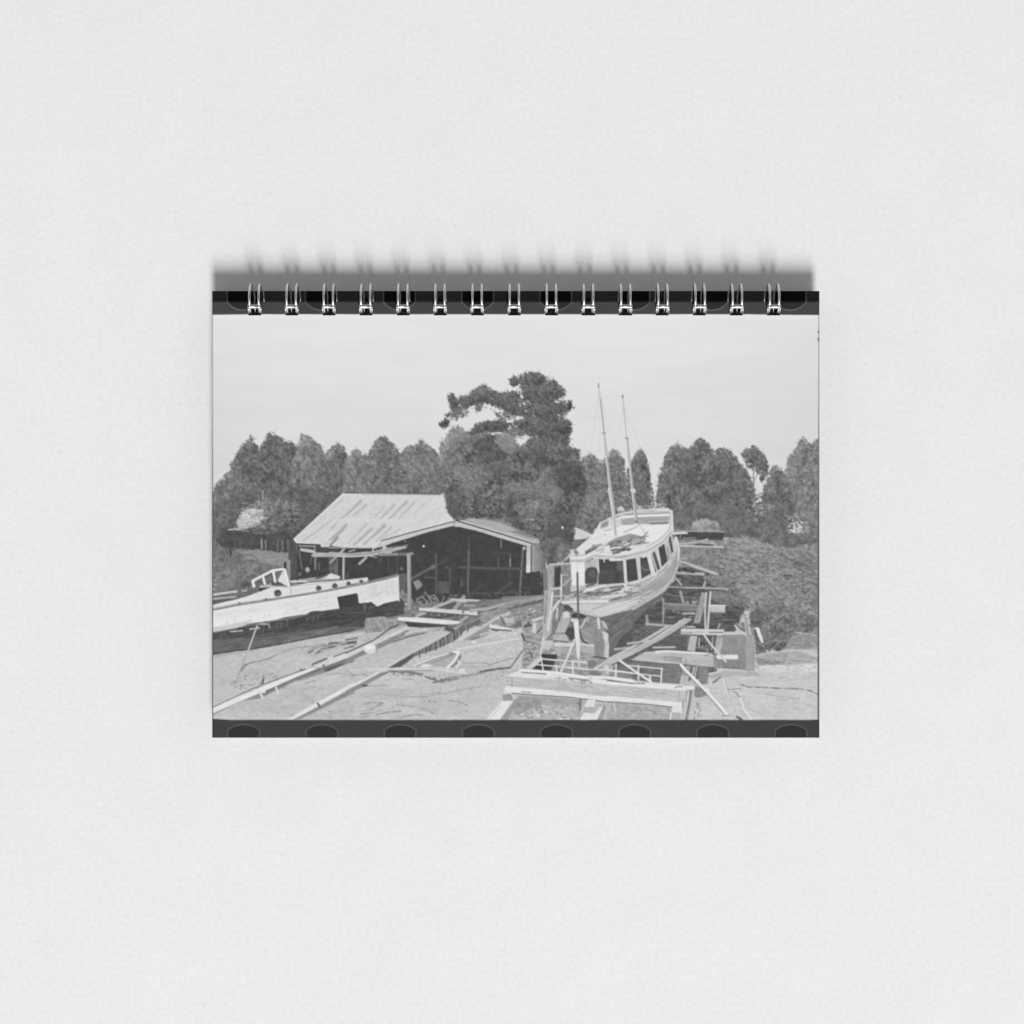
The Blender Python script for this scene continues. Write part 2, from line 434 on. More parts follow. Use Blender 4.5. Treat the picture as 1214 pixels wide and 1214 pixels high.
def yard():
    # slope down from the bank and littered ground in front of the shed
    poly('', [252, 704, 345, 690, 500, 700, 560, 712, 645, 700, 660, 716, 640, 745, 560, 742, 505, 735, 470, 745, 400, 752, 340, 760, 252, 772], 128, amp=26, ang=-8, sx=6, sy=1.2, soft=2.0)
    scatter('', [476, 716, 560, 708, 645, 706, 650, 738, 600, 750, 560, 735, 500, 728], 260, 120, 36, (0.8, 3.0), (0.4, 0.9), -15, 0.6)
    scatter('', [600, 735, 650, 724, 655, 790, 600, 800, 560, 770], 190, 190, 24, (0.8, 3.0), (0.4, 0.9), -20, 0.7)
    # churned mud
    scatter('', [253, 775, 420, 745, 600, 800, 600, 850, 253, 850], 240, 170, 14, (0.6, 3.0), (0.3, 0.7), -8, 0.35, 0.6)
    scatter('', [253, 775, 420, 745, 600, 800, 600, 850, 253, 850], 180, 215, 8, (0.6, 3.4), (0.3, 0.7), -8, 0.35, 0.6)
    scatter('', [410, 825, 500, 820, 530, 850, 330, 852], 170, 158, 14, (0.8, 3.4), (0.3, 0.7), -15, 0.35, 0.7)
    poly('', [420, 748, 470, 738, 520, 746, 500, 762, 440, 790, 400, 800], 186, amp=12, ang=-10, soft=4, alpha=.6)
    for p, w, v in [([280, 560, 340, 540, 480, 510, 540, 480, 600, 450, 720, 415, 860, 400], 1.1, 132), ([260, 610, 275, 580, 310, 550], 1.8, 128), ([780, 720, 850, 700, 890, 690], 0.9, 142), ([980, 640, 1080, 630, 1214, 650], 0.9, 150)]:
        line('F', p, w, v, jag=.5)
    scatter('F', [160, 640, 460, 620, 600, 640, 560, 690, 240, 770, 160, 720], 46, 116, 18, (0.8, 2.4), (0.5, 1.0), -10, 0.4)
    line('F', [445, 650, 440, 715], 2.0, 96, jag=.4)
    for p, w, v in [([370, 650, 480, 650, 560, 660, 610, 672], 2.6, 120), ([640, 690, 740, 725, 830, 700, 960, 680, 1040, 670, 1110, 650], 2.4, 124), ([1110, 640, 1160, 632, 1214, 630], 1.6, 110),
                    ([180, 765, 330, 755], 1.0, 150), ([150, 825, 300, 830, 480, 850, 620, 850, 800, 820, 950, 790, 1090, 765], 1.0, 156), ([700, 735, 760, 725, 900, 705], 2.0, 128), ([600, 830, 760, 815], 1.0, 158),
                    ([140, 910, 210, 895, 300, 900], 1.1, 146), ([200, 950, 290, 905], 1.1, 140), ([400, 910, 600, 935, 700, 980], 1.0, 158), ([820, 880, 900, 885, 970, 920], 1.2, 156), ([240, 995, 330, 975, 440, 965], 1.2, 140), ([120, 985, 210, 975], 1.0, 150), ([430, 1015, 560, 990, 620, 1000], 1.1, 150), ([930, 585, 1080, 578, 1180, 590], 1.0, 160), ([900, 610, 1180, 605], 0.8, 165), ([0, 640, 60, 675, 160, 670], 1.0, 152)]:
        line('G', p, w, v, jag=.7)
    scatter('G', [380, 640, 620, 660, 600, 690, 380, 680], 30, 128, 16, (0.8, 2.2), (0.5, 1.0), 0, 0.5)
    scatter('G', [640, 690, 960, 665, 1110, 645, 1110, 662, 950, 712, 740, 745], 80, 130, 20, (0.6, 1.8), (0.4, 0.9), 60, 0.7)
    for _ in range(150):
        x, y = rs.uniform(256, 590), rs.uniform(772, 852)
        L = rs.uniform(4, 16); a_ = rs.normal(-.12, .18); v = rs.choice([160, 168, 176, 214, 218])
        pts_ = []
        for q in range(5):
            pts_ += [x + L * q / 4 * math.cos(a_), y + L * q / 4 * math.sin(a_) + rs.normal(0, .45)]
        line('', pts_, rs.uniform(.5, 1.0), v, alpha=.6, jag=.8)
    for cx_, cy_, r_ in ((300, 800, 16), (360, 770, 20), (450, 822, 22), (520, 838, 18), (560, 800, 20), (330, 838, 14), (480, 790, 18)):
        poly('', [(cx_ + r_ * 1.8 * math.cos(t_), cy_ + r_ * .35 * math.sin(t_)) for t_ in np.linspace(0, 6.0, 12)], 184, amp=10, soft=4, alpha=.45)
    scatter('', [256, 790, 590, 770, 590, 850, 256, 850], 140, 132, 20, (.5, 1.3), (.35, .7), -10, .7, .7)
    dot('G', 670, 885, 1.4, 150); dot('G', 710, 887, 1.4, 158); dot('G', 690, 975, 1.2, 150)
    # right-hand ground
    poly('', [893, 776, 930, 770, 971, 772, 971, 853, 800, 853, 820, 800], 197, amp=12, ang=2, soft=2)
    poly('J', [500, 360, 700, 330, 900, 320, 1070, 380, 1070, 420, 820, 440, 600, 420, 500, 420], 168, amp=22, sx=7, sy=1.2, soft=1.5)
    poly('J', [500, 380, 700, 400, 820, 440, 700, 450, 520, 440], 140, amp=20, soft=2)
    poly('J', [520, 460, 620, 440, 1070, 440, 1070, 500, 700, 510, 520, 500], 208, amp=14, soft=2)
    scatter('J', [520, 360, 1060, 380, 1060, 600, 520, 560], 130, 176, 22, (0.8, 2.6), (0.4, 0.8), 0, 0.35, .7)
    line('J', [370, 620, 440, 640, 560, 642, 680, 650, 800, 655, 930, 660, 1000, 675, 1065, 705], 1.1, 122, jag=1.2)
    line('J', [580, 700, 720, 725, 900, 745], 0.9, 165, jag=.6); line('J', [250, 665, 370, 655], 1.2, 150)
    line('J', [440, 845, 560, 880], 0.8, 170); line('J', [300, 680, 345, 700], 1.2, 140)


def shed():
    # dark open interior
    poly('', [352, 644, 450, 649, 538, 620, 630, 648, 643, 660, 645, 700, 622, 709, 560, 712, 492, 716, 480, 700, 440, 694, 352, 692], 70, amp=6, sx=5, sy=4, rough=.3)
    # far corner bits inside
    poly('A', [1060, 690, 1145, 690, 1145, 850, 1065, 840], 96, amp=24, ang=90, sx=5, sy=1.2)
    line('A', [820, 790, 790, 620], 1.4, 118); dot('A', 870, 800, 2.8, 168, 3.2); dot('A', 800, 840, 2.2, 110)
    line('A', [940, 670, 940, 795], 2.4, 124, jag=.3); line('A', [905, 680, 895, 750], 1.2, 100); line('A', [975, 740, 975, 800], 1.2, 112)
    line('A', [1195, 690, 1192, 880], 2.6, 176); line('A', [1135, 700, 1132, 850], 1.6, 110); line('A', [1090, 690, 1085, 830], 1.2, 96)
    line('A', [1120, 690, 1075, 735], 2.6, 156)
    line('B', [170, 830, 165, 870], 1.6, 100); line('B', [535, 690, 535, 820], 1.4, 82); line('B', [615, 680, 615, 830], 2.4, 84); line('B', [370, 740, 372, 830], 1.2, 78)
    line('B', [335, 690, 275, 745], 3.0, 172); line('B', [375, 678, 430, 688], 1.6, 150); dot('B', 465, 715, 3.2, 84)
    poly('B', [632, 835, 700, 835, 700, 1010, 632, 1010], 100, amp=8, ang=90)
    dot('B', 655, 790, 2.0, 112)
    line('B', [735, 885, 950, 765], 3.2, 104); dot('B', 935, 775, 2.6, 120)
    line('B', [965, 660, 967, 1010], 1.9, 100); line('B', [860, 868, 960, 876], 1.2, 100); dot('B', 1060, 780, 1.4, 104); line('B', [1180, 775, 1214, 775], 2, 92)
    poly('B', [980, 905, 1090, 905, 1082, 1012, 985, 1010], 92, amp=14, ang=90, sx=6, sy=1); line('B', [1092, 790, 1092, 940], 1.8, 96); line('B', [1190, 880, 1190, 950], 1.8, 88)
    line('B', [980, 760, 1060, 700], 2.2, 84)
    poly('B', [755, 910, 808, 888, 846, 940, 790, 985], 142, amp=10)
    line('B', [740, 960, 790, 990], 2, 70)
    for q in ([790, 1065, 838, 1040, 886, 1092, 836, 1130, 790, 1065], [896, 1045, 950, 1028, 988, 1080, 930, 1100, 896, 1045], [820, 1090, 850, 1110], [918, 1060, 955, 1055], [1010, 1100, 1040, 1040], [1060, 1100, 1080, 1050], [860, 1000, 900, 1040]):
        line('B', q, 1.5, 150, alpha=.85)
    scatter('B', [640, 1030, 1214, 1010, 1214, 1100, 760, 1160, 640, 1110], 90, 120, 30, (0.8, 2.6), (0.4, 0.9), -10, 0.7)
    dot('B', 660, 1000, 2, 140, 3.5); line('B', [620, 1085, 700, 1110], 2, 150); line('B', [640, 1108, 705, 1108], 2, 176); line('B', [620, 1020, 625, 1090], 2.0, 175)
    dot('B', 852, 588, 1.3, 228); dot('B', 685, 541, 1.0, 180)
    # right half of the interior
    line('C', [195, 440, 195, 560], 2.4, 82); line('C', [195, 550, 195, 620, 187, 935], 2.6, 104); line('C', [683, 540, 655, 945], 2.3, 114)
    line('C', [110, 703, 690, 716], 2.6, 92); line('C', [570, 580, 569, 630], 1.6, 100); line('C', [569, 625, 568, 690], 1.8, 134); line('C', [485, 460, 487, 522], 2.0, 116); line('C', [462, 620, 460, 695], 1.6, 98); line('C', [440, 575, 575, 577], 1.6, 82)
    line('C', [565, 700, 565, 800], 1.4, 88)
    line('C', [580, 840, 430, 950], 3.0, 88); line('C', [330, 850, 220, 930], 2.2, 80); line('C', [200, 940, 480, 930, 840, 925], 1.5, 90); line('C', [430, 950, 720, 880], 1.6, 84); line('C', [20, 700, 25, 860], 2.0, 84)
    poly('C', [730, 880, 830, 850, 840, 950, 720, 950], 92, amp=8, alpha=.7)
    dot('C', 695, 530, 1.8, 190); dot('C', 135, 850, 1.6, 92, 3)
    scatter('C', [20, 945, 480, 930, 830, 940, 830, 970, 20, 985], 70, 100, 22, (1.0, 3.2), (0.4, 0.8), -5, 0.5)
    # big slope of sheet roofing
    poly('', [405.5, 585.5, 536, 586.5, 541, 600, 538.5, 618, 449, 643.5, 447, 649.5, 420, 649, 391, 648.5, 382, 646, 351.5, 643.5, 348.2, 638.5], 209, amp=9, ang=-45, sx=14, sy=1.5, rough=.1, gx=.04)
    poly('', [404.8, 586, 537, 586.8, 540, 600, 538, 617, 470, 636, 400, 646, 351, 641], 207, amp=12, ang=20, sx=3, sy=3, alpha=.5)
    for q, w, v in [([290, 180, 130, 330], 2.6, 160), ([335, 220, 220, 310], 2.4, 172), ([500, 230, 410, 330], 1.8, 178), ([585, 220, 460, 345], 2.4, 164), ([700, 190, 545, 340], 2.6, 164), ([765, 200, 625, 345], 2.2, 168), ([860, 200, 770, 290], 2.0, 184),
                    ([160, 390, 0, 540], 2.6, 160), ([340, 390, 170, 560], 2.0, 172), ([390, 430, 225, 575], 2.8, 158), ([500, 405, 310, 575], 3.0, 156), ([560, 420, 420, 550], 2.2, 172), ([645, 430, 480, 520], 1.8, 180), ([120, 165, 30, 250], 2.0, 182), ([60, 400, 0, 450], 2.0, 172), ([380, 300, 430, 290], 1.6, 190), ([870, 330, 800, 410], 1.2, 188)]:
        line('B', q, w * 1.7, v + 8, alpha=.4, jag=.5, w2=w); line('B', q, w * .8, v, alpha=.7, jag=.6, w2=w * 0.5)
    for q, w, v in [([1000, 420, 830, 540], 1.6, 170), ([1110, 330, 930, 470], 1.8, 178), ([1214, 420, 1030, 580], 2.2, 160), ([1140, 508, 1060, 592], 3.0, 116), ([960, 500, 870, 550], 1.2, 190), ([1214, 300, 1080, 420], 1.6, 182), ([1040, 300, 900, 420], 1.0, 192)]:
        line('A', q, w, v, alpha=.8, jag=.3)
    for _ in range(60):
        x = rs.uniform(372, 530); y = rs.uniform(588, 640)
        if x - 405 > -(y - 586) * 1.05 and y < 643 - max(0, x - 449) * .29:
            L = rs.uniform(3, 12)
            line('', [x, y, x - L, y + L * .95], rs.uniform(.6, 1.4), rs.choice([184, 192, 226, 222]), alpha=.4, jag=.6)
    for k in range(64):
        x = 398 + k * 3.05
        y0_, y1_ = 587.5, 646.0
        xb = x - (y1_ - y0_) * 1.0
        pts_ = []
        for t_ in np.linspace(0, 1, 7):
            xx, yy = x + (xb - x) * t_, y0_ + (y1_ - y0_) * t_
            if 352 + (644 - yy) * .93 < xx < 537 and yy < 642 - max(0, xx - 449) * .29 and yy < 640 + (xx - 352) * .25:
                pts_ += [xx, yy]
        if len(pts_) >= 4:
            line('', pts_, .8, 186, alpha=.16, jag=.6)
            line('', [q + (1.2 if i % 2 == 0 else 0) for i, q in enumerate(pts_)], .8, 224, alpha=.18, jag=.5)
    line('B', [30, 350, 480, 350, 760, 360], 1.2, 222, alpha=.6)
    line('B', [118, 119, 450, 122, 1105, 131], 1.3, 222); line('B', [300, 128, 1000, 132], 0.9, 160, alpha=.6); line('B', [150, 111, 600, 116, 1010, 122], 0.8, 90); line('B', [1010, 118, 1105, 118], 1.0, 190)
    line('A', [1180, 112, 745, 516], 0.8, 96, alpha=.6); line('A', [1186, 122, 750, 524], 1.4, 222)
    line('A', [750, 526, 772, 556, 990, 570], 1.4, 225); line('A', [775, 566, 990, 575], 1.2, 66)
    # ragged eave and the warped board hanging under it
    poly('A', [780, 575, 1000, 578, 1214, 600, 1214, 640, 900, 640, 800, 610], 82, amp=10)
    poly('A', [800, 605, 940, 625, 935, 650, 805, 632], 190, amp=10); line('A', [930, 585, 945, 680], 1.6, 150)
    line('A', [790, 583, 940, 590], 1.3, 170)
    poly('A', [985, 570, 1110, 520, 1060, 595, 990, 598], 200, amp=12)
    line('B', [0, 602, 440, 608], 1.2, 220); line('B', [0, 612, 430, 614, 500, 600], 2.0, 70)
    poly('B', [0, 638, 200, 650, 400, 632, 520, 600, 712, 575, 690, 606, 560, 642, 360, 674, 200, 684, 0, 680], 176, amp=14, ang=-4, sx=12, sy=1.2)
    line('B', [0, 678, 200, 684, 360, 674, 560, 642], 1.0, 208); line('B', [0, 655, 200, 664, 400, 648, 600, 600], 0.8, 130)
    poly('A', [900, 670, 925, 645, 1214, 648, 1214, 680, 1100, 686, 915, 684], 178, amp=12)
    line('A', [1200, 615, 1165, 650], 2.0, 170); line('B', [135, 615, 110, 640], 2.4, 178); line('B', [400, 610, 395, 630], 2.2, 180); line('B', [180, 635, 235, 622], 1.6, 170); poly('B', [482, 580, 515, 575, 515, 618, 482, 620], 192, amp=8)
    line('B', [520, 600, 700, 585], 1.0, 110)
    # posts in front
    line('B', [450, 664, 750, 655], 3.4, 142); poly('B', [620, 630, 740, 650, 620, 668], 92, amp=8, alpha=.8)
    poly('B', [703, 655, 736, 655, 744, 1158, 708, 1160], 160, amp=14, ang=90, sx=9, sy=1.0)
    line('B', [735, 670, 742, 1150], 1.0, 112, alpha=.8); line('B', [708, 670, 712, 1000], 1.0, 190, alpha=.7)
    # gable boards
    poly('B', [452, 546, 600, 505, 1128, 358, 1128, 402, 900, 458, 620, 540, 470, 585], 200, amp=8, ang=-15, sx=10, sy=1)
    line('B', [468, 540, 700, 476, 1125, 366], 1.1, 76); line('B', [560, 560, 620, 545, 900, 462], 0.9, 110, alpha=.6)
    poly('C', [68, 272, 130, 262, 230, 246, 340, 240, 470, 262, 600, 318, 720, 385, 835, 455, 835, 486, 770, 490], 172, amp=10, ang=18, sx=12, sy=1.2, gy=.35)
    poly('C', [200, 250, 340, 236, 480, 262, 610, 320, 720, 385, 830, 450, 760, 440, 560, 380, 640, 370, 480, 300], 120, amp=16, ang=18, soft=1.5, alpha=.75)
    poly('C', [64, 282, 140, 296, 760, 484, 762, 512, 750, 520, 480, 440, 260, 372, 110, 338, 64, 338], 192, amp=8, ang=17, sx=10, sy=1)
    line('C', [80, 282, 200, 318, 480, 400, 760, 486], 1.2, 72); line('C', [100, 275, 500, 392, 770, 474], 1.2, 196); line('B', [1128, 360, 1128, 402], 0.8, 96)
    # hanging side panel at the right corner
    poly('C', [716, 512, 756, 508, 752, 748, 712, 752], 196, amp=6, ang=90, gy=.9)
    poly('C', [762, 498, 885, 490, 890, 730, 762, 746], 136, amp=6, ang=90, gx=-2.6); line('C', [758, 505, 756, 745], 0.9, 70)
    line('C', [845, 735, 855, 800], 1.8, 168); dot('C', 848, 850, 1.8, 160, 2.5); line('C', [855, 750, 858, 950], 1.8, 70)
    poly('C', [755, 750, 840, 735, 850, 950, 740, 955], 72, amp=8)
    # weathered end wall at the far left
    poly('A', [706, 525, 772, 560, 778, 892, 706, 898], 84, amp=16, ang=90, sx=8, sy=1.0)
    poly('A', [690, 720, 716, 700, 714, 895, 694, 880], 148, amp=12, ang=90); line('A', [700, 535, 702, 710], 1.6, 104)
    # small white roof beyond the tree
    poly('D', [165, 348, 232, 338, 330, 375, 410, 412, 330, 448, 210, 462, 228, 410], 204, amp=7); line('D', [208, 464, 330, 450], 1.0, 92); poly('D', [215, 465, 320, 452, 250, 530, 190, 545], 116, amp=12)


def launch():
    # shade and litter under the hull
    poly('', [252.5, 748, 320, 736, 402, 721, 424, 704, 472, 706, 480, 715, 478, 728, 432, 738, 420, 744, 376, 748, 334, 762, 306, 768, 252.5, 776], 76, amp=14, ang=-9, sx=14, sy=1.4, rough=.4)
    poly('', [252.5, 758, 292, 755, 330, 751, 372, 746, 420, 738, 445, 734, 445, 742, 376, 753.5, 334, 762, 306, 767, 252.5, 775], 106, amp=18, ang=-9, sx=16, sy=1.2, soft=2)
    scatter('', [254, 746, 330, 738, 420, 720, 476, 712, 476, 726, 420, 740, 330, 756, 254, 764], 170, 100, 16, (1.5, 6), (.35, .7), -9, .25, .6)
    scatter('', [400, 724, 470, 712, 476, 726, 420, 742], 60, 120, 22, (1, 3), (.35, .7), -15, .6, .6)
    line('F', [16, 468, 200, 440, 380, 420, 600, 380, 900, 320, 1214, 262], 1.6, 78, jag=.4); line('F', [300, 330, 700, 290, 1214, 190], 1.0, 70, alpha=.7)
    line('F', [640, 388, 900, 345, 1214, 300], 3.2, 186); poly('F', [16, 475, 300, 440, 420, 425, 380, 445, 16, 500], 168, amp=8, soft=2, alpha=.7)
    poly('G', [-60, 90, 0, 90, 100, 100, 190, 98, 240, 120, 300, 100, 360, 80, 410, 100, 420, 165, 150, 215, 140, 300, -60, 300], 76, amp=20, ang=-10, sx=9, sy=1.2, alpha=.75, soft=1.2)
    line('G', [240, 125, 360, 82], 1.0, 130); line('G', [150, 100, 160, 150], 1.6, 60); line('G', [0, 300, 120, 290], 1.2, 110); line('G', [0, 180, 150, 170], 1.0, 100); line('G', [180, 150, 240, 122], 2.0, 96)
    poly('G', [158, 222, 300, 205, 420, 250, 420, 290, 300, 330, 150, 340], 150, amp=30, ang=80, sx=4, sy=1)
    line('G', [310, 245, 420, 232], 3, 160); line('G', [0, 365, 135, 345], 3.2, 196); line('G', [0, 395, 90, 380], 1.6, 110)
    poly('G', [0, 410, 90, 400, 80, 440, 0, 440], 100, amp=16)
    # hull
    H = [252.5, 722, 316, 711, 382, 701, 410, 695, 436, 689, 472.8, 682, 473.2, 711.5, 456, 715, 447.5, 719, 440, 713.5, 426, 717, 424, 703, 400, 707.5, 402.6, 721.5, 382, 724, 362, 728, 340, 731, 320, 736.5, 300, 739, 276, 745, 252.5, 749]
    poly('', H, 221, amp=5, ang=-9, sx=20, sy=1.8, rough=.2, gx=-.03)
    poly('', [252.5, 736, 300, 728, 340, 722, 330, 733, 290, 741, 252.5, 749], 232, amp=5, ang=-9, soft=2, alpha=.7)
    poly('', [252.5, 744, 276, 740, 300, 735, 290, 741, 276, 745.5, 252.5, 750], 190, amp=8, ang=-9, soft=.8, alpha=.8)
    for _ in range(34):
        x = rs.uniform(424, 472); y = 697 - (x - 424) * 0.23 + rs.uniform(0, 3)
        line('', [x, y, x + rs.uniform(-.4, .4), y + rs.uniform(4, 16)], rs.uniform(.4, .9), rs.normal(192, 10), alpha=.55)
    for o in (7, 14, 21, 27):
        line('', [252.5, 722 + o, 316, 711 + o, 382, 701 + o * .85, 436, 689 + o * .8, 472, 682 + o * .8], .6, 196, alpha=.4, jag=.6)
    for _ in range(40):
        x = rs.uniform(256, 470); y = 745 - (x - 252) * .19 - rs.uniform(0, 6)
        stamp(x, y, rs.uniform(.6, 2.4), rs.uniform(.4, .8), -.2, rs.normal(176, 14), .5)
    for _ in range(16):
        x = rs.uniform(255, 400); y = 729 - (x - 252) * 0.16
        line('', [x, y + rs.uniform(0, 4), x + rs.uniform(6, 24), y - rs.uniform(0, 2)], .5, rs.normal(200, 6), alpha=.5)
    poly('B', [74, 1046, 246, 1010, 266, 1118, 95, 1152], 68, amp=5); poly('B', [258, 1105, 330, 1095, 370, 1100, 360, 1150, 300, 1180, 200, 1160], 74, amp=12)
    line('B', [320, 1100, 325, 1160], 2.0, 110); line('B', [625, 870, 632, 1080], 1.2, 200)
    # stern edge and deck side
    poly('A', [16, 1118, 120, 1090, 250, 1058, 430, 992, 545, 958, 700, 955, 860, 918, 1060, 902, 1214, 890, 1214, 962, 960, 1005, 720, 1040, 500, 1072, 260, 1110, 16, 1160], 218, amp=7, ang=-9, sx=14, sy=1.2)
    poly('B', [0, 912, 200, 885, 350, 868, 353, 900, 200, 930, 0, 980], 214, amp=7, ang=-9)
    line('A', [16, 1160, 260, 1112, 500, 1076, 720, 1040, 960, 1003, 1214, 955], 2.6, 138, jag=.15); line('B', [0, 985, 200, 948, 350, 918, 500, 885, 625, 850], 2.4, 140, jag=.2)
    line('B', [350, 905, 500, 872, 620, 838], 1.6, 120); line('A', [16, 1140, 260, 1096, 500, 1060], .8, 186); line('A', [718, 960, 720, 1030], 1.2, 176); line('A', [700, 950, 960, 925, 1214, 892], .8, 180); line('A', [730, 985, 960, 962, 1214, 925], .7, 196)
    for z, x, y, r in (('A', 603, 1010, 4.0), ('A', 972, 966, 2.9), ('A', 1116, 946, 2.9), ('B', 178, 925, 2.4), ('B', 293, 906, 2.0)):
        dot(z, x - 3, y + 2, r + .9, 170); dot(z, x, y, r, 82); dot(z, x + 5, y + 8, r * .45, 112)
    dot('A', 258, 1100, 1.2, 110); dot('A', 500, 1064, 1.4, 110); line('A', [470, 1068, 540, 1062], .8, 120)
    # foredeck wreckage and canvas
    poly('A', [780, 888, 920, 868, 1010, 862, 1080, 830, 1165, 858, 1165, 886, 860, 912, 780, 905], 160, amp=24); poly('A', [1010, 880, 1080, 832, 1165, 860, 1140, 885], 212, amp=8); line('A', [950, 880, 1040, 850], 2, 96); line('A', [720, 907, 860, 906], 1.6, 222)
    # windscreen frame and cockpit
    poly('A', [16, 1075, 230, 1050, 300, 1005, 430, 950, 540, 960, 420, 1000, 250, 1062, 16, 1110], 98, amp=10, ang=-15)
    poly('A', [230, 990, 420, 950, 430, 1000, 300, 1048, 235, 1058], 112, amp=8)
    poly('A', [395, 940, 400, 905, 470, 870, 560, 825, 655, 805, 610, 915, 520, 920], 112, amp=20, sx=4, sy=3)
    poly('A', [430, 965, 515, 960, 440, 1000], 70, amp=4); poly('A', [540, 922, 600, 902, 664, 938, 560, 944], 92, amp=6); line('A', [440, 955, 520, 950, 690, 958], 1.3, 200)
    poly('A', [600, 905, 650, 820, 664, 806, 690, 880, 705, 948, 670, 940, 630, 915], 216, amp=6); line('A', [655, 800, 605, 895], 1.2, 200)
    line('A', [376, 905, 388, 950], 3.2, 226); line('A', [378, 900, 470, 850, 560, 806, 660, 792], 2.7, 228); line('A', [468, 858, 484, 922], 3.0, 224); line('A', [562, 815, 578, 905], 3.0, 222); line('A', [664, 790, 702, 945], 2.8, 226)
    line('A', [668, 738, 668, 780], 3.0, 70)
    line('A', [16, 1026, 120, 1008, 232, 994], 1.8, 216); line('A', [16, 1062, 220, 1044], 1.8, 172); line('A', [16, 1044, 220, 1022], 1.2, 92); line('A', [280, 990, 320, 985], 1.4, 200)
    # oar leaning on the hull, splintered edge
    for q in ([165, 278, 265, 268], [330, 255, 415, 245], [410, 212, 490, 212]):
        line('F', q, 1.4, 196, jag=.5)
    line('F', [490, 205, 497, 245], 1.0, 180); line('F', [830, 120, 920, 106], 2.2, 78, jag=.6); line('F', [640, 180, 820, 130], 1.6, 120, jag=.6); line('F', [300, 215, 520, 185, 640, 170], 1.4, 140, jag=.5)
    for x, y in ((560, 200), (600, 200), (650, 185), (820, 155), (870, 150), (910, 140), (450, 240), (90, 290)):
        line('F', [x, y, x - 8, y + 40], 1.0, 130, alpha=.6)
    line('F', [392, 225, 300, 480], 2.0, 184); line('F', [300, 480, 240, 620, 202, 735], 1.8, 164, alpha=.8)


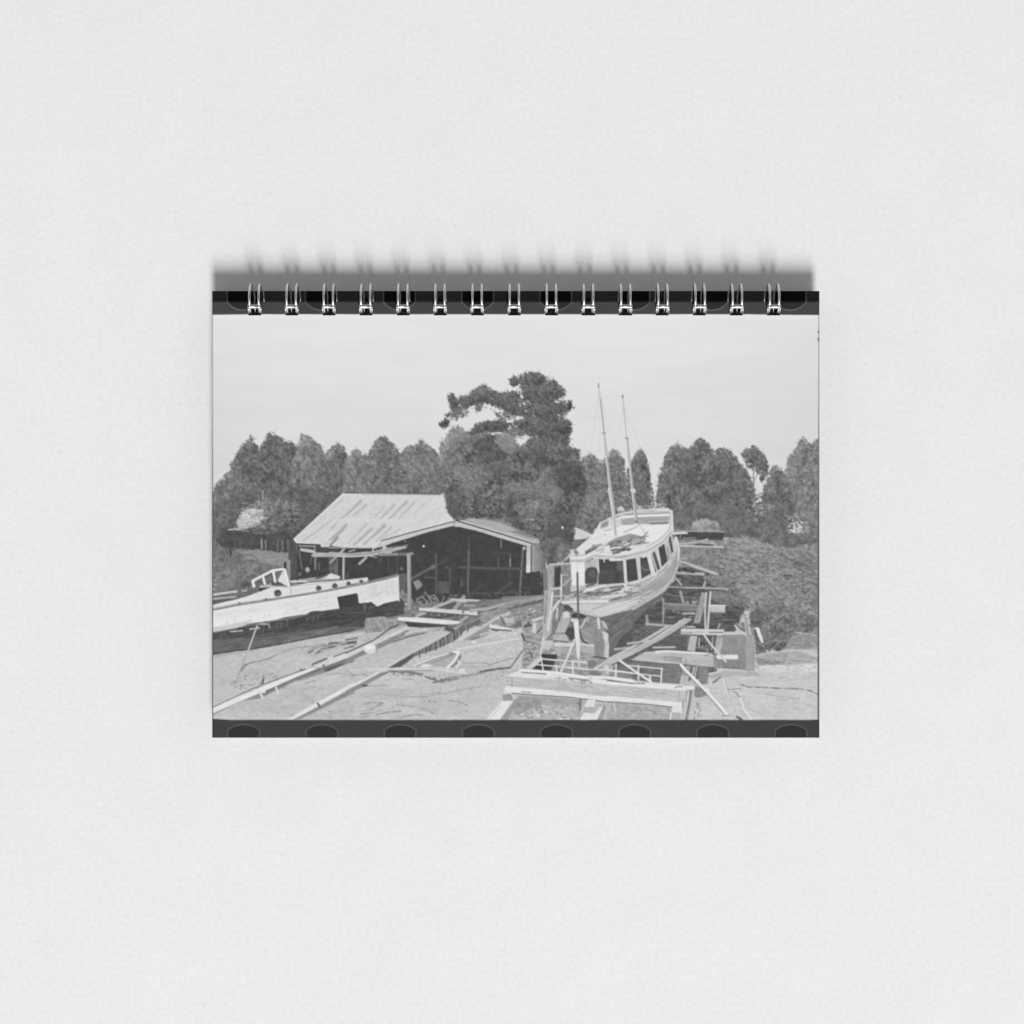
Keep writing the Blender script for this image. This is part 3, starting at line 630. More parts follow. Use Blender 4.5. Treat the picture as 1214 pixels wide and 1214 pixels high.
def rails():
    # logs and driftwood
    for q, w, v in [([820, 450, 880, 410, 960, 390], 4, 160), ([900, 455, 1010, 410, 1140, 372], 4.6, 172), ([960, 400, 1040, 375, 1100, 368], 3, 150), ([1050, 400, 1214, 390], 3, 178)]:
        line('F', q, w, v, amp=16, jag=.4)
    for q in ([830, 460, 870, 435], [890, 462, 930, 440], [1000, 375, 1080, 372], [930, 425, 1060, 400], [1100, 390, 1180, 370], [1130, 420, 1214, 400]):
        line('F', q, 1.3, 100, jag=.6)
    # near rail
    poly('F', [16, 968, 430, 790, 850, 600, 960, 575, 1214, 475, 1214, 530, 1120, 560, 980, 620, 700, 705, 430, 838, 250, 868, 16, 985], 140, amp=16, ang=-24, sx=10, sy=1.4, soft=.6)
    poly('F', [420, 800, 850, 605, 1214, 485, 1214, 520, 950, 600, 700, 690, 430, 825], 116, amp=18, ang=-24, sx=8, sy=1.2, alpha=.7)
    poly('F', [16, 924, 240, 826, 430, 746, 700, 634, 860, 588, 900, 590, 720, 662, 430, 788, 16, 968], 224, amp=7, ang=-24, sx=12, sy=1.2)
    poly('F', [860, 560, 980, 500, 1214, 410, 1214, 470, 960, 575, 930, 580], 208, amp=12, ang=-22, sx=8, sy=1.2)
    line('F', [16, 914, 240, 810, 440, 724, 800, 596], 1.3, 128); line('F', [16, 906, 240, 802], 1.0, 208); line('F', [860, 556, 980, 504], 2.6, 120, jag=.4); line('F', [1040, 490, 1214, 420], 1.4, 110); dot('F', 770, 600, 3, 110, 1.0); dot('F', 955, 565, 2, 130)
    line('F', [418, 790, 438, 838], 3.2, 205); line('F', [430, 782, 452, 785], 3.0, 226); line('F', [553, 750, 566, 800], 2.4, 210)
    poly('F', [950, 600, 1120, 545, 1140, 550, 990, 615], 92, amp=8, soft=.6)
    # near rail, farther part
    poly('G', [0, 545, 130, 482, 250, 425, 500, 305, 505, 338, 300, 450, 250, 470, 130, 520, 0, 585], 138, amp=16, ang=-25, sx=8, sy=1.3)
    poly('G', [0, 500, 130, 452, 240, 398, 380, 340, 490, 290, 505, 308, 250, 428, 130, 482, 0, 545], 204, amp=10, ang=-25, sx=9, sy=1.2)
    line('G', [0, 500, 220, 398, 360, 300, 420, 275], 1.5, 84); line('G', [0, 492, 220, 390, 340, 300], .9, 190)
    poly('G', [250, 470, 505, 340, 640, 330, 500, 375, 350, 430], 150, amp=12, soft=1.2, alpha=.8); line('G', [380, 410, 500, 370, 650, 335], 1.6, 112, jag=.5)
    # float lying against it
    dot('G', 195, 482, 8, 150, 4.6, alpha=.7); dot('G', 196, 468, 7.6, 214, 6.0); dot('G', 190, 452, 6.2, 230, 2.8); line('G', [240, 440, 246, 500], 1.6, 170)
    # second rail
    poly('F', [1214, 745, 930, 895, 690, 1022, 760, 1015, 950, 925, 1214, 795], 142, amp=12, ang=-28, soft=.6)
    poly('F', [1214, 706, 900, 872, 640, 1022, 692, 1022, 920, 905, 1214, 742], 220, amp=8, ang=-28, sx=12, sy=1.2)
    line('F', [905, 885, 925, 915], 2.4, 110); dot('F', 860, 872, 2.4, 150, .8)
    poly('G', [0, 780, 270, 645, 340, 640, 130, 735, 0, 800], 218, amp=8, ang=-26, sx=9, sy=1.2)
    poly('G', [0, 800, 130, 735, 290, 650, 372, 642, 280, 690, 150, 765, 0, 832], 142, amp=14, ang=-26, sx=9, sy=1.2); dot('G', 150, 760, 4, 100, 1.6)
    poly('G', [340, 622, 520, 510, 660, 440, 800, 358, 1000, 225, 1214, 105, 1214, 190, 1060, 268, 940, 330, 920, 360, 860, 410, 720, 470, 560, 525, 440, 612, 370, 620], 116, amp=22, ang=95, sx=6, sy=1.6, rough=.5)
    line('G', [280, 640, 520, 498, 660, 428, 800, 350, 1000, 220, 1214, 108], 2.6, 196, jag=.2)
    for x, y in ((575, 500), (625, 470), (700, 440), (740, 415), (800, 380), (850, 360), (905, 320), (960, 290)):
        line('G', [x, y - 15, x + 6, y + 40], 1.2, 166, alpha=.7); line('G', [x + 14, y - 12, x + 18, y + 36], 1.5, 84, alpha=.7)
    poly('G', [350, 612, 440, 560, 520, 515, 560, 500, 540, 525, 440, 610], 92, amp=14, ang=-28)
    # cradle timbers by the shed
    poly('G', [470, 250, 640, 180, 860, 85, 1000, 100, 1214, 110, 1000, 230, 900, 290, 800, 320, 620, 310], 118, amp=26, ang=-20, sx=6, sy=1.3, soft=1.5)
    poly('G', [640, 180, 930, 195, 760, 225, 560, 212], 84, amp=14); poly('G', [730, 140, 850, 90, 890, 100, 860, 160], 96, amp=14); scatter('G', [640, 180, 940, 200, 800, 235, 600, 215], 24, 140, 24, (1, 3), (.5, .9), -10, .5)
    poly('G', [470, 250, 840, 282, 700, 300, 500, 290], 78, amp=12)
    line('G', [860, 76, 700, 140, 560, 210], 3.4, 176, jag=.15); line('G', [1130, 100, 1000, 180, 920, 250], 3.0, 168, jag=.2)
    line('G', [945, 50, 900, 110, 860, 160], 4.4, 158, jag=.3)
    poly('G', [830, 62, 960, 66, 1200, 82, 1190, 108, 960, 98, 835, 80], 186, amp=10, ang=4); line('G', [970, 92, 1070, 96], 1.2, 84)
    line('G', [950, 118, 1150, 130], 2.6, 160)
    poly('G', [582, 138, 700, 140, 1055, 170, 1052, 202, 880, 192, 590, 165], 206, amp=10, ang=4, sx=9, sy=1); line('G', [600, 166, 1050, 204], 1.1, 92); dot('G', 938, 172, 1.6, 110)
    poly('G', [414, 212, 600, 216, 922, 246, 900, 268, 800, 272, 470, 246, 418, 236], 218, amp=10, ang=4, sx=9, sy=1); line('G', [470, 250, 810, 278], 1.1, 88); line('G', [780, 295, 850, 320], 5, 92, jag=.5)
    poly('G', [560, 300, 800, 290, 780, 330, 640, 325], 176, amp=22); line('G', [480, 350, 560, 320, 640, 310], 3, 190, jag=.4)
    # board and third rail
    line('G', [1214, 112, 1100, 150, 1000, 158], 3.0, 172, jag=.2); poly('G', [1214, 130, 1130, 175, 1010, 240, 1214, 165], 96, amp=14)
    line('G', [1214, 232, 1060, 310, 900, 402], 3.4, 198, jag=.2); poly('G', [1150, 285, 1140, 325, 1020, 390, 930, 402, 1060, 320], 150, amp=10, ang=-28); line('G', [1000, 398, 1140, 345], 1.5, 118)
    line('G', [1150, 280, 1214, 300], 2.6, 218); line('G', [1170, 312, 1214, 322], 2.0, 120)
    line('G', [890, 470, 1000, 450, 1214, 415], 2.4, 208); dot('G', 1020, 410, 3.4, 216, 1.6)
    # bent strip of wood
    poly('G', [640, 570, 880, 500, 905, 510, 820, 612, 700, 600], 178, amp=10, soft=1); poly('G', [560, 600, 700, 545, 868, 494, 900, 506, 868, 560, 815, 612, 720, 604], 172, amp=12); line('G', [548, 602, 640, 566, 700, 546, 790, 515, 870, 491], 2.0, 212); line('G', [560, 606, 700, 552, 868, 497], .8, 128); line('G', [690, 582, 780, 545, 862, 510], 1.1, 132); line('G', [830, 500, 868, 498, 880, 512], 1.2, 120)
    poly('G', [906, 498, 918, 530, 900, 570, 850, 612, 820, 618], 140, amp=10); line('G', [868, 490, 905, 498, 870, 560, 812, 618], 3.0, 222); line('G', [908, 580, 888, 615], 2, 214); line('G', [916, 500, 920, 530, 900, 572, 850, 616], .9, 112)
    line('G', [160, 626, 480, 630, 720, 628, 960, 664], 2.2, 206); line('G', [340, 640, 700, 640], .9, 128); dot('G', 640, 602, 6.5, 216, 2.2); dot('G', 930, 640, 4, 214, 2.2); line('G', [900, 560, 905, 590], 1.6, 212)


def bigtree():
    # trunk and limbs first, the leaf sprays over them
    line('L', [905, 420, 906, 500, 902, 600, 892, 700, 880, 800], 2.4, 82, w2=3)
    line('L', [840, 260, 850, 420, 870, 560], 1.4, 84); line('L', [800, 300, 830, 460], 1.2, 90); line('L', [740, 300, 790, 380], 1.1, 96)
    line('L', [800, 490, 740, 465, 690, 450, 600, 425, 520, 390, 440, 385, 380, 402, 260, 470], 1.5, 132)
    line('L', [890, 620, 820, 595, 760, 575, 690, 560, 600, 566, 480, 560], 1.2, 112, jag=.5); line('L', [700, 562, 610, 574], 1.2, 150); line('L', [960, 600, 975, 520], 1.0, 84); line('L', [985, 560, 970, 650], 1.0, 84)
    kw = dict(amp=32, dens=1.2, dab=0.85)
    leaves('L', [640, 250, 722, 212, 800, 216, 890, 256, 960, 330, 930, 400, 1000, 400, 960, 470, 1000, 520, 990, 590, 1000, 680, 1040, 720, 900, 760, 700, 700, 760, 600, 690, 560, 560, 560, 430, 590, 400, 560, 450, 520, 600, 490, 700, 500, 780, 480, 690, 460, 560, 410, 480, 392, 400, 404, 300, 470, 270, 470, 280, 400, 340, 370, 440, 300, 490, 290, 540, 330, 660, 325, 720, 380, 700, 310], 102, cr=2.6, air=.36, amp=34, dens=.8, dab=.85)
    for q in ([905, 520, 960, 470, 1000, 420], [900, 450, 860, 380, 830, 300], [890, 560, 960, 560, 995, 540], [700, 450, 660, 400, 640, 350], [560, 410, 520, 350, 480, 310], [420, 395, 390, 370, 340, 365], [300, 450, 280, 400], [830, 460, 780, 400, 720, 350], [600, 570, 540, 540, 450, 545], [850, 600, 780, 540, 700, 520]):
        line('L', q, 1.0, 92, jag=.4, alpha=.8)
    for p, v, cr, air in (
            ([628, 262, 640, 236, 668, 234, 690, 262, 668, 292, 640, 292], 92, 1.8, .05),
            ([690, 240, 722, 208, 770, 214, 800, 212, 834, 226, 842, 262, 800, 300, 740, 300, 700, 280], 96, 2.2, .12),
            ([835, 262, 880, 250, 905, 262, 930, 296, 968, 322, 958, 352, 905, 360, 850, 340, 820, 300], 98, 2.2, .14),
            ([700, 330, 760, 290, 830, 300, 860, 340, 900, 370, 880, 430, 820, 440, 770, 400, 710, 372], 94, 2.2, .14),
            ([760, 400, 850, 400, 900, 440, 870, 500, 800, 490, 750, 440], 96, 2.2, .16),
            ([890, 400, 940, 392, 1000, 378, 1020, 430, 960, 446, 900, 450, 880, 430], 94, 1.9, .14),
            ([920, 520, 960, 500, 1004, 508, 1000, 575, 960, 590, 925, 570], 88, 1.9, .1),
            ([880, 580, 980, 590, 990, 650, 940, 690, 880, 680], 96, 2.2, .18),
            ([990, 668, 1050, 672, 1046, 745, 1000, 730], 86, 1.8, .06),
            ([210, 512, 240, 488, 268, 500, 262, 530, 236, 546, 216, 536], 84, 1.6, .0),
            ([245, 462, 270, 452, 275, 472, 252, 482], 86, 1.4, .0),
            ([258, 345, 290, 338, 312, 375, 330, 400, 300, 430, 270, 420], 92, 1.8, .06),
            ([330, 352, 365, 350, 400, 335, 440, 300, 482, 280, 520, 318, 580, 338, 570, 400, 520, 398, 470, 380, 420, 400, 360, 420, 320, 412], 98, 2.2, .06),
            ([300, 430, 360, 420, 380, 440, 350, 480, 300, 496, 268, 490], 112, 1.6, .22),
            ([420, 400, 470, 392, 460, 440, 430, 446], 104, 1.5, .12),
            ([560, 345, 640, 330, 690, 314, 690, 345, 650, 372, 690, 410, 780, 466, 740, 488, 680, 466, 600, 452, 556, 410], 98, 2.2, .08),
            ([540, 450, 600, 446, 690, 470, 640, 482, 560, 486], 108, 1.6, .2),
            ([376, 580, 430, 514, 520, 508, 590, 486, 620, 520, 610, 566, 540, 560, 470, 560, 420, 592], 94, 2.2, .08),
            ([640, 530, 700, 486, 790, 480, 860, 500, 900, 560, 880, 600, 800, 590, 740, 570, 660, 560], 94, 2.2, .12),
            ([600, 560, 700, 545, 740, 590, 690, 600, 620, 590], 112, 1.6, .2),
            ([860, 470, 940, 470, 950, 560, 920, 620, 870, 600], 90, 2.0, .2),
            ([730, 620, 800, 600, 880, 610, 900, 700, 800, 720, 740, 670], 92, 2.3, .12)):
        leaves('L', p, v, cr=cr, air=air * 1.25 - 0.02, edge=.8, **kw)
    scatter('L', [300, 430, 540, 400, 600, 460, 560, 470, 480, 430, 300, 510], 42, 112, 12, (.7, 2.0), (.4, .7), 100, .3)
    leaves('L', [235, 900, 228, 760, 255, 690, 300, 640, 380, 600, 480, 600, 560, 640, 500, 900, 300, 960], 110, amp=38, cr=3.0, dens=1.2, dab=.9)
    leaves('L', [258, 1010, 236, 880, 300, 760, 380, 620, 440, 585, 560, 585, 640, 628, 680, 664, 740, 640, 860, 640, 1000, 660, 1066, 780, 1098, 880, 1060, 970, 1015, 1080, 1010, 1200, 960, 1290, 870, 1290, 800, 1190, 690, 1150, 620, 1100, 540, 1078, 420, 1074, 300, 1096], 99, amp=42, cr=2.9, dens=1.4, dab=.95)
    feather('L', [258, 1010, 236, 880, 300, 760, 380, 620, 560, 585, 680, 664, 860, 640, 1000, 660, 1066, 780, 1098, 880, 1015, 1080, 960, 1290, 870, 1290, 690, 1150, 540, 1078, 300, 1096], 700, gaps=0, sp=75, amt=18)
    leaves('L', [248, 1004, 300, 1000, 336, 1040, 312, 1096, 258, 1054], 92, amp=14, cr=2.0)
    leaves('L', [540, 600, 600, 570, 650, 600, 690, 660, 640, 700, 560, 660], 132, amp=20, cr=2.4, dens=1.1)
    for p, v in (([440, 660, 560, 640, 640, 720, 480, 760], 90), ([560, 960, 720, 950, 740, 1060, 600, 1060], 88), ([900, 740, 1040, 760, 1080, 880, 960, 940, 900, 840], 82), ([840, 1060, 1000, 1060, 1000, 1200, 900, 1230], 92), ([720, 680, 860, 660, 860, 760, 740, 760], 88), ([440, 780, 560, 740, 660, 820, 480, 860], 98), ([420, 620, 520, 600, 520, 680, 420, 680], 88)):
        leaves('L', p, v, amp=22, cr=2.4, dens=.7, under=.45, edge=2, tuft=0)
    for p, v in (([280, 780, 470, 760, 540, 860, 320, 920], 130), ([560, 880, 900, 860, 900, 960, 600, 960], 122), ([640, 1000, 860, 980, 860, 1060, 700, 1080], 128), ([820, 780, 920, 780, 900, 880, 820, 870], 120), ([860, 900, 960, 900, 940, 1000, 860, 1000], 120)):
        leaves('L', p, v, amp=30, cr=2.2, dens=.7, under=.35, edge=2, tuft=0)
    scatter('L', [300, 780, 900, 780, 950, 1040, 320, 1040], 130, 142, 12, (.8, 2.2), (.3, .5), -20, .4, .6)
    scatter('L', [400, 980, 560, 960, 640, 1050, 560, 1066, 440, 1056], 40, 190, 18, (.5, 1.2), (.4, .7), 70, .5, .8)
    scatter('L', [720, 1080, 830, 1080, 820, 1160, 740, 1150], 34, 178, 18, (.6, 1.5), (.4, .7), 40, .8)
    leaves('L', [240, 940, 290, 930, 320, 1000, 290, 1020, 250, 1000], 100, amp=22, cr=2.0, dens=1, air=.1)
    line('L', [460, 952, 490, 946, 520, 932], 1.1, 160, alpha=.8); line('L', [640, 925, 700, 908, 790, 916], 1.0, 146, alpha=.7); line('L', [750, 760, 790, 810], 1.3, 136, alpha=.7); line('L', [790, 860, 800, 890], 1.6, 146, alpha=.7)
    leaves('C', [1040, 330, 1130, 400, 1110, 480, 1020, 470, 1000, 380], 88, amp=16, cr=2.0, dens=1)
    leaves('C', [830, 470, 1000, 440, 1110, 480, 1060, 580, 980, 660, 900, 690, 880, 560], 96, amp=24, cr=2.4, dens=1.1)
    leaves('C', [1030, 480, 1110, 520, 1100, 580, 1030, 660, 960, 640], 120, amp=26, cr=2.2, dens=1)
    dot('C', 1040, 345, 1.5, 220); dot('C', 770, 275, 1.2, 190)
    # trunk foot between the shed and the big boat
    poly('C', [868, 740, 920, 690, 968, 690, 972, 830, 950, 960, 910, 1214, 868, 1214, 880, 900], 150, amp=18, ang=90, sx=8, sy=1.2)
    poly('C', [868, 740, 900, 720, 905, 900, 880, 1100, 866, 1120], 112, amp=16, ang=90, alpha=.7); line('C', [940, 900, 905, 1200], 2.6, 210); line('C', [925, 900, 912, 1060], 1.6, 196)
    poly('C', [975, 700, 1040, 680, 1050, 860, 1020, 890, 975, 860], 72, amp=8); poly('C', [1040, 660, 1105, 610, 1105, 740, 1040, 750], 110, amp=16, ang=90, sx=5, sy=1)
    # ground between trunk and rails
    poly('C', [520, 1010, 700, 990, 870, 970, 868, 1140, 760, 1150, 520, 1214, 340, 1214, 480, 1110], 138, amp=30, ang=-20, sx=4, sy=1.4, soft=1)
    scatter('C', [560, 1060, 860, 1020, 860, 1140, 560, 1180], 110, 150, 34, (.8, 2.4), (.4, .8), -30, .7)
    poly('C', [300, 990, 420, 990, 840, 950, 860, 985, 680, 1010, 500, 1040, 200, 1110, 250, 1060], 120, amp=18, ang=-9)
    line('C', [860, 968, 700, 1000, 520, 1030, 380, 1070, 220, 1090], 3.2, 172, jag=.2); line('C', [500, 975, 840, 962], 2.0, 132); line('C', [510, 995, 660, 990], 2.2, 140)
    poly('C', [870, 985, 680, 1035, 480, 1090, 200, 1214, 330, 1200, 560, 1080, 860, 1020], 104, amp=18, ang=-15, rough=.5)
    line('C', [340, 1214, 480, 1140, 560, 1110], 3, 196); line('C', [490, 1160, 620, 1150], 3.2, 200, jag=.3); line('C', [470, 1070, 310, 1150, 180, 1210], 1.3, 160)


def shrubs():
    leaves('', [800, 700, 806, 640, 830, 634, 858, 640, 887, 634, 910, 648, 936, 650, 971, 645, 971, 745, 946, 730, 930, 718, 900, 712, 885, 724, 877, 718, 863, 706, 850, 700], 132, amp=28, cr=4.2, dens=1.2, flat=.55, dab=1.0, lean=.1)
    for p, v in (([862, 655, 900, 640, 925, 655, 900, 672, 870, 668], 138), ([880, 682, 920, 676, 945, 690, 910, 700, 880, 696], 136), ([845, 686, 866, 682, 880, 698, 858, 704], 138), ([930, 655, 965, 655, 968, 672, 936, 672], 116), ([880, 705, 930, 700, 960, 716, 930, 722, 890, 716], 132), ([940, 690, 970, 690, 970, 720, 944, 715], 122)):
        leaves('', p, v + 8, amp=30, cr=3.0, dens=1.0, flat=.5, under=.5, edge=1.5)
    for x, y, r, v in ((906, 672, 5, 92), (934, 682, 5, 88), (928, 694, 4, 88), (870, 701, 5, 78), (899, 719, 5, 94), (882, 708, 4, 96), (945, 668, 4, 96), (868, 690, 4, 92), (890, 690, 4, 104), (915, 735, 6, 96), (955, 700, 4, 96)):
        leaves('', [x - r * 1.5, y, x, y - r, x + r * 1.5, y, x, y + r], v, amp=16, cr=2.0, dens=1.2, under=.7, edge=1.2, tuft=0)
    scatter('', [845, 645, 965, 645, 968, 735, 860, 705], 420, 162, 12, (.8, 3.0), (.3, .6), -25, .6, .55)
    scatter('', [845, 645, 965, 645, 968, 735, 860, 705], 260, 96, 10, (.8, 3.4), (.3, .7), -10, .4, .6)
    for _ in range(70):
        x, y = rs.uniform(846, 968), rs.uniform(650, 735)
        w_ = rs.uniform(2.5, 6)
        for q in range(12):
            stamp(x + rs.normal(0, w_ * .5), y + rs.normal(0, w_ * .2), rs.uniform(.8, 1.8), rs.uniform(.5, .9), rs.uniform(-.5, .5), rs.normal(100, 8), .35)
            stamp(x + rs.normal(0, w_ * .55), y - w_ * .55 + rs.normal(0, w_ * .2), rs.uniform(.8, 1.8), rs.uniform(.4, .7), rs.uniform(-.8, .3), rs.normal(154, 9), .5)
    # leafy sprays, each a fan of thin stalks
    pz = [(846, 690), (850, 660), (862, 642), (888, 636), (912, 650), (938, 652), (968, 650), (968, 738), (930, 728), (890, 722), (862, 706)]
    for _ in range(330):
        x, y = rs.uniform(846, 968), rs.uniform(638, 738)
        if not pip(pz, x, y):
            continue
        a0 = rs.normal(-1.3, .7); v = rs.normal(150, 12)
        for k in range(rs.randint(4, 8)):
            aa = a0 + rs.uniform(-.7, .7); L = rs.uniform(2.5, 6)
            px_, py_ = x, y
            for q in range(5):
                stamp(px_, py_, L / 7, .38, aa, v + rs.normal(0, 8) + q * 2, .55)
                px_ += math.cos(aa) * L / 5; py_ += math.sin(aa) * L / 5 + .12 * q
        stamp(x, y + 1.2, 2.2, .9, 0, 92, .5)
    leaves('E', [640, 890, 800, 870, 1000, 920, 1160, 1000, 1160, 1100, 980, 1110, 900, 1214, 700, 1214, 640, 1040], 112, amp=36, cr=3.0, dens=1.2, dab=1.1)
    leaves('E', [640, 930, 720, 910, 760, 1000, 690, 1040, 650, 1000], 98, amp=26, cr=2.4, dens=.8)
    scatter('E', [700, 960, 1000, 920, 1150, 1020, 900, 1100, 740, 1120], 80, 172, 14, (.6, 1.5), (.5, 1.0), 0, 1, .7)
    poly('E', [960, 1110, 1156, 1060, 1156, 1214, 900, 1214, 920, 1150], 152, amp=24, ang=-5, sx=6, sy=1.2, soft=1); line('E', [985, 1085, 1130, 1105], 1.3, 196, jag=.4); scatter('E', [960, 1100, 1150, 1060, 1150, 1200, 930, 1200], 60, 128, 20, (1, 3), (.4, .8), 0, .4)
    for q in ([690, 1214, 760, 1160, 840, 1140], [800, 1214, 860, 1150], [740, 1214, 700, 1130]):
        line('E', q, 1.2, 164, alpha=.7)


def underbow():
    poly('', [738, 705, 800, 690, 850, 690, 850, 800, 806, 810, 730, 800, 720, 770], 100, amp=22, ang=4, sx=7, sy=1.3, soft=1)
    poly('I', [445, 20, 760, 20, 700, 280, 640, 480, 590, 600, 580, 745, 440, 740, 0, 690, 0, 600, 200, 570, 300, 490, 340, 280, 440, 200], 112, amp=22, ang=3, sx=7, sy=1.3, soft=1)
    poly('I', [130, 575, 590, 600, 582, 742, 440, 735, 440, 620, 250, 600], 124, amp=14, soft=.6); poly('I', [330, 340, 640, 370, 640, 480, 320, 480], 98, amp=12, soft=1); poly('I', [440, 130, 600, 150, 700, 180, 690, 260, 460, 260], 84, amp=16, soft=1); scatter('I', [440, 60, 720, 60, 690, 260, 450, 260], 60, 66, 10, (1, 5), (.5, 1), 3, .3)
    poly('I', [830, 120, 1000, 160, 1040, 300, 830, 330], 92, amp=22, sx=7, sy=1.2, soft=1.2)
    # rubble under the bow
    poly('H', [330, 250, 500, 200, 660, 180, 900, 230, 1050, 300, 1030, 560, 900, 700, 600, 660, 400, 640, 330, 620, 340, 380], 152, amp=34, ang=-10, sx=6, sy=1.6, soft=1.5)
    scatter('H', [330, 270, 640, 230, 640, 520, 330, 560], 120, 190, 28, (.8, 3), (.4, .9), -15, .7)
    poly('H', [0, 170, 220, 150, 300, 230, 240, 300, 60, 310, 0, 300], 150, amp=26, soft=1); 
    for q, w, v in [([0, 300, 120, 225, 228, 180], 3.2, 192), ([0, 215, 60, 200, 200, 110, 300, 90, 490, 45], 3.0, 150), ([80, 285, 230, 312], 4, 216), ([160, 215, 190, 270], 2.6, 120), ([90, 310, 240, 322], 1.6, 104), ([0, 355, 80, 330], 2.4, 190), ([0, 430, 150, 410, 300, 385], 2.2, 208), ([330, 345, 350, 400], 2.6, 104), ([350, 400, 480, 440], 1.6, 126), ([345, 340, 480, 360], 1.4, 160), ([420, 240, 500, 215], 3.4, 204), ([430, 270, 430, 330], 4, 204), ([500, 290, 450, 335], 2.0, 110), ([330, 490, 290, 545, 236, 616], 1.8, 122), ([390, 490, 412, 530], 2.4, 116), ([236, 616, 120, 628, 0, 650], 2.2, 108), ([60, 600, 180, 560, 260, 540], 1.2, 150), ([440, 420, 500, 460], 1.4, 140)]:
        line('H', q, w, v, jag=.35)
    poly('H', [180, 215, 270, 220, 275, 250, 200, 262], 186, amp=10); poly('H', [225, 290, 320, 250, 330, 280, 280, 305], 116, amp=16); poly('H', [340, 290, 380, 245, 410, 270, 400, 290, 350, 300], 98, amp=16)
    scatter('H', [250, 160, 480, 110, 490, 190, 260, 240], 80, 150, 34, (.8, 2.6), (.4, .8), -25, .7)
    scatter('H', [0, 640, 300, 620, 200, 720, 0, 720], 30, 150, 16, (1, 3), (.4, .8), -10, .4)


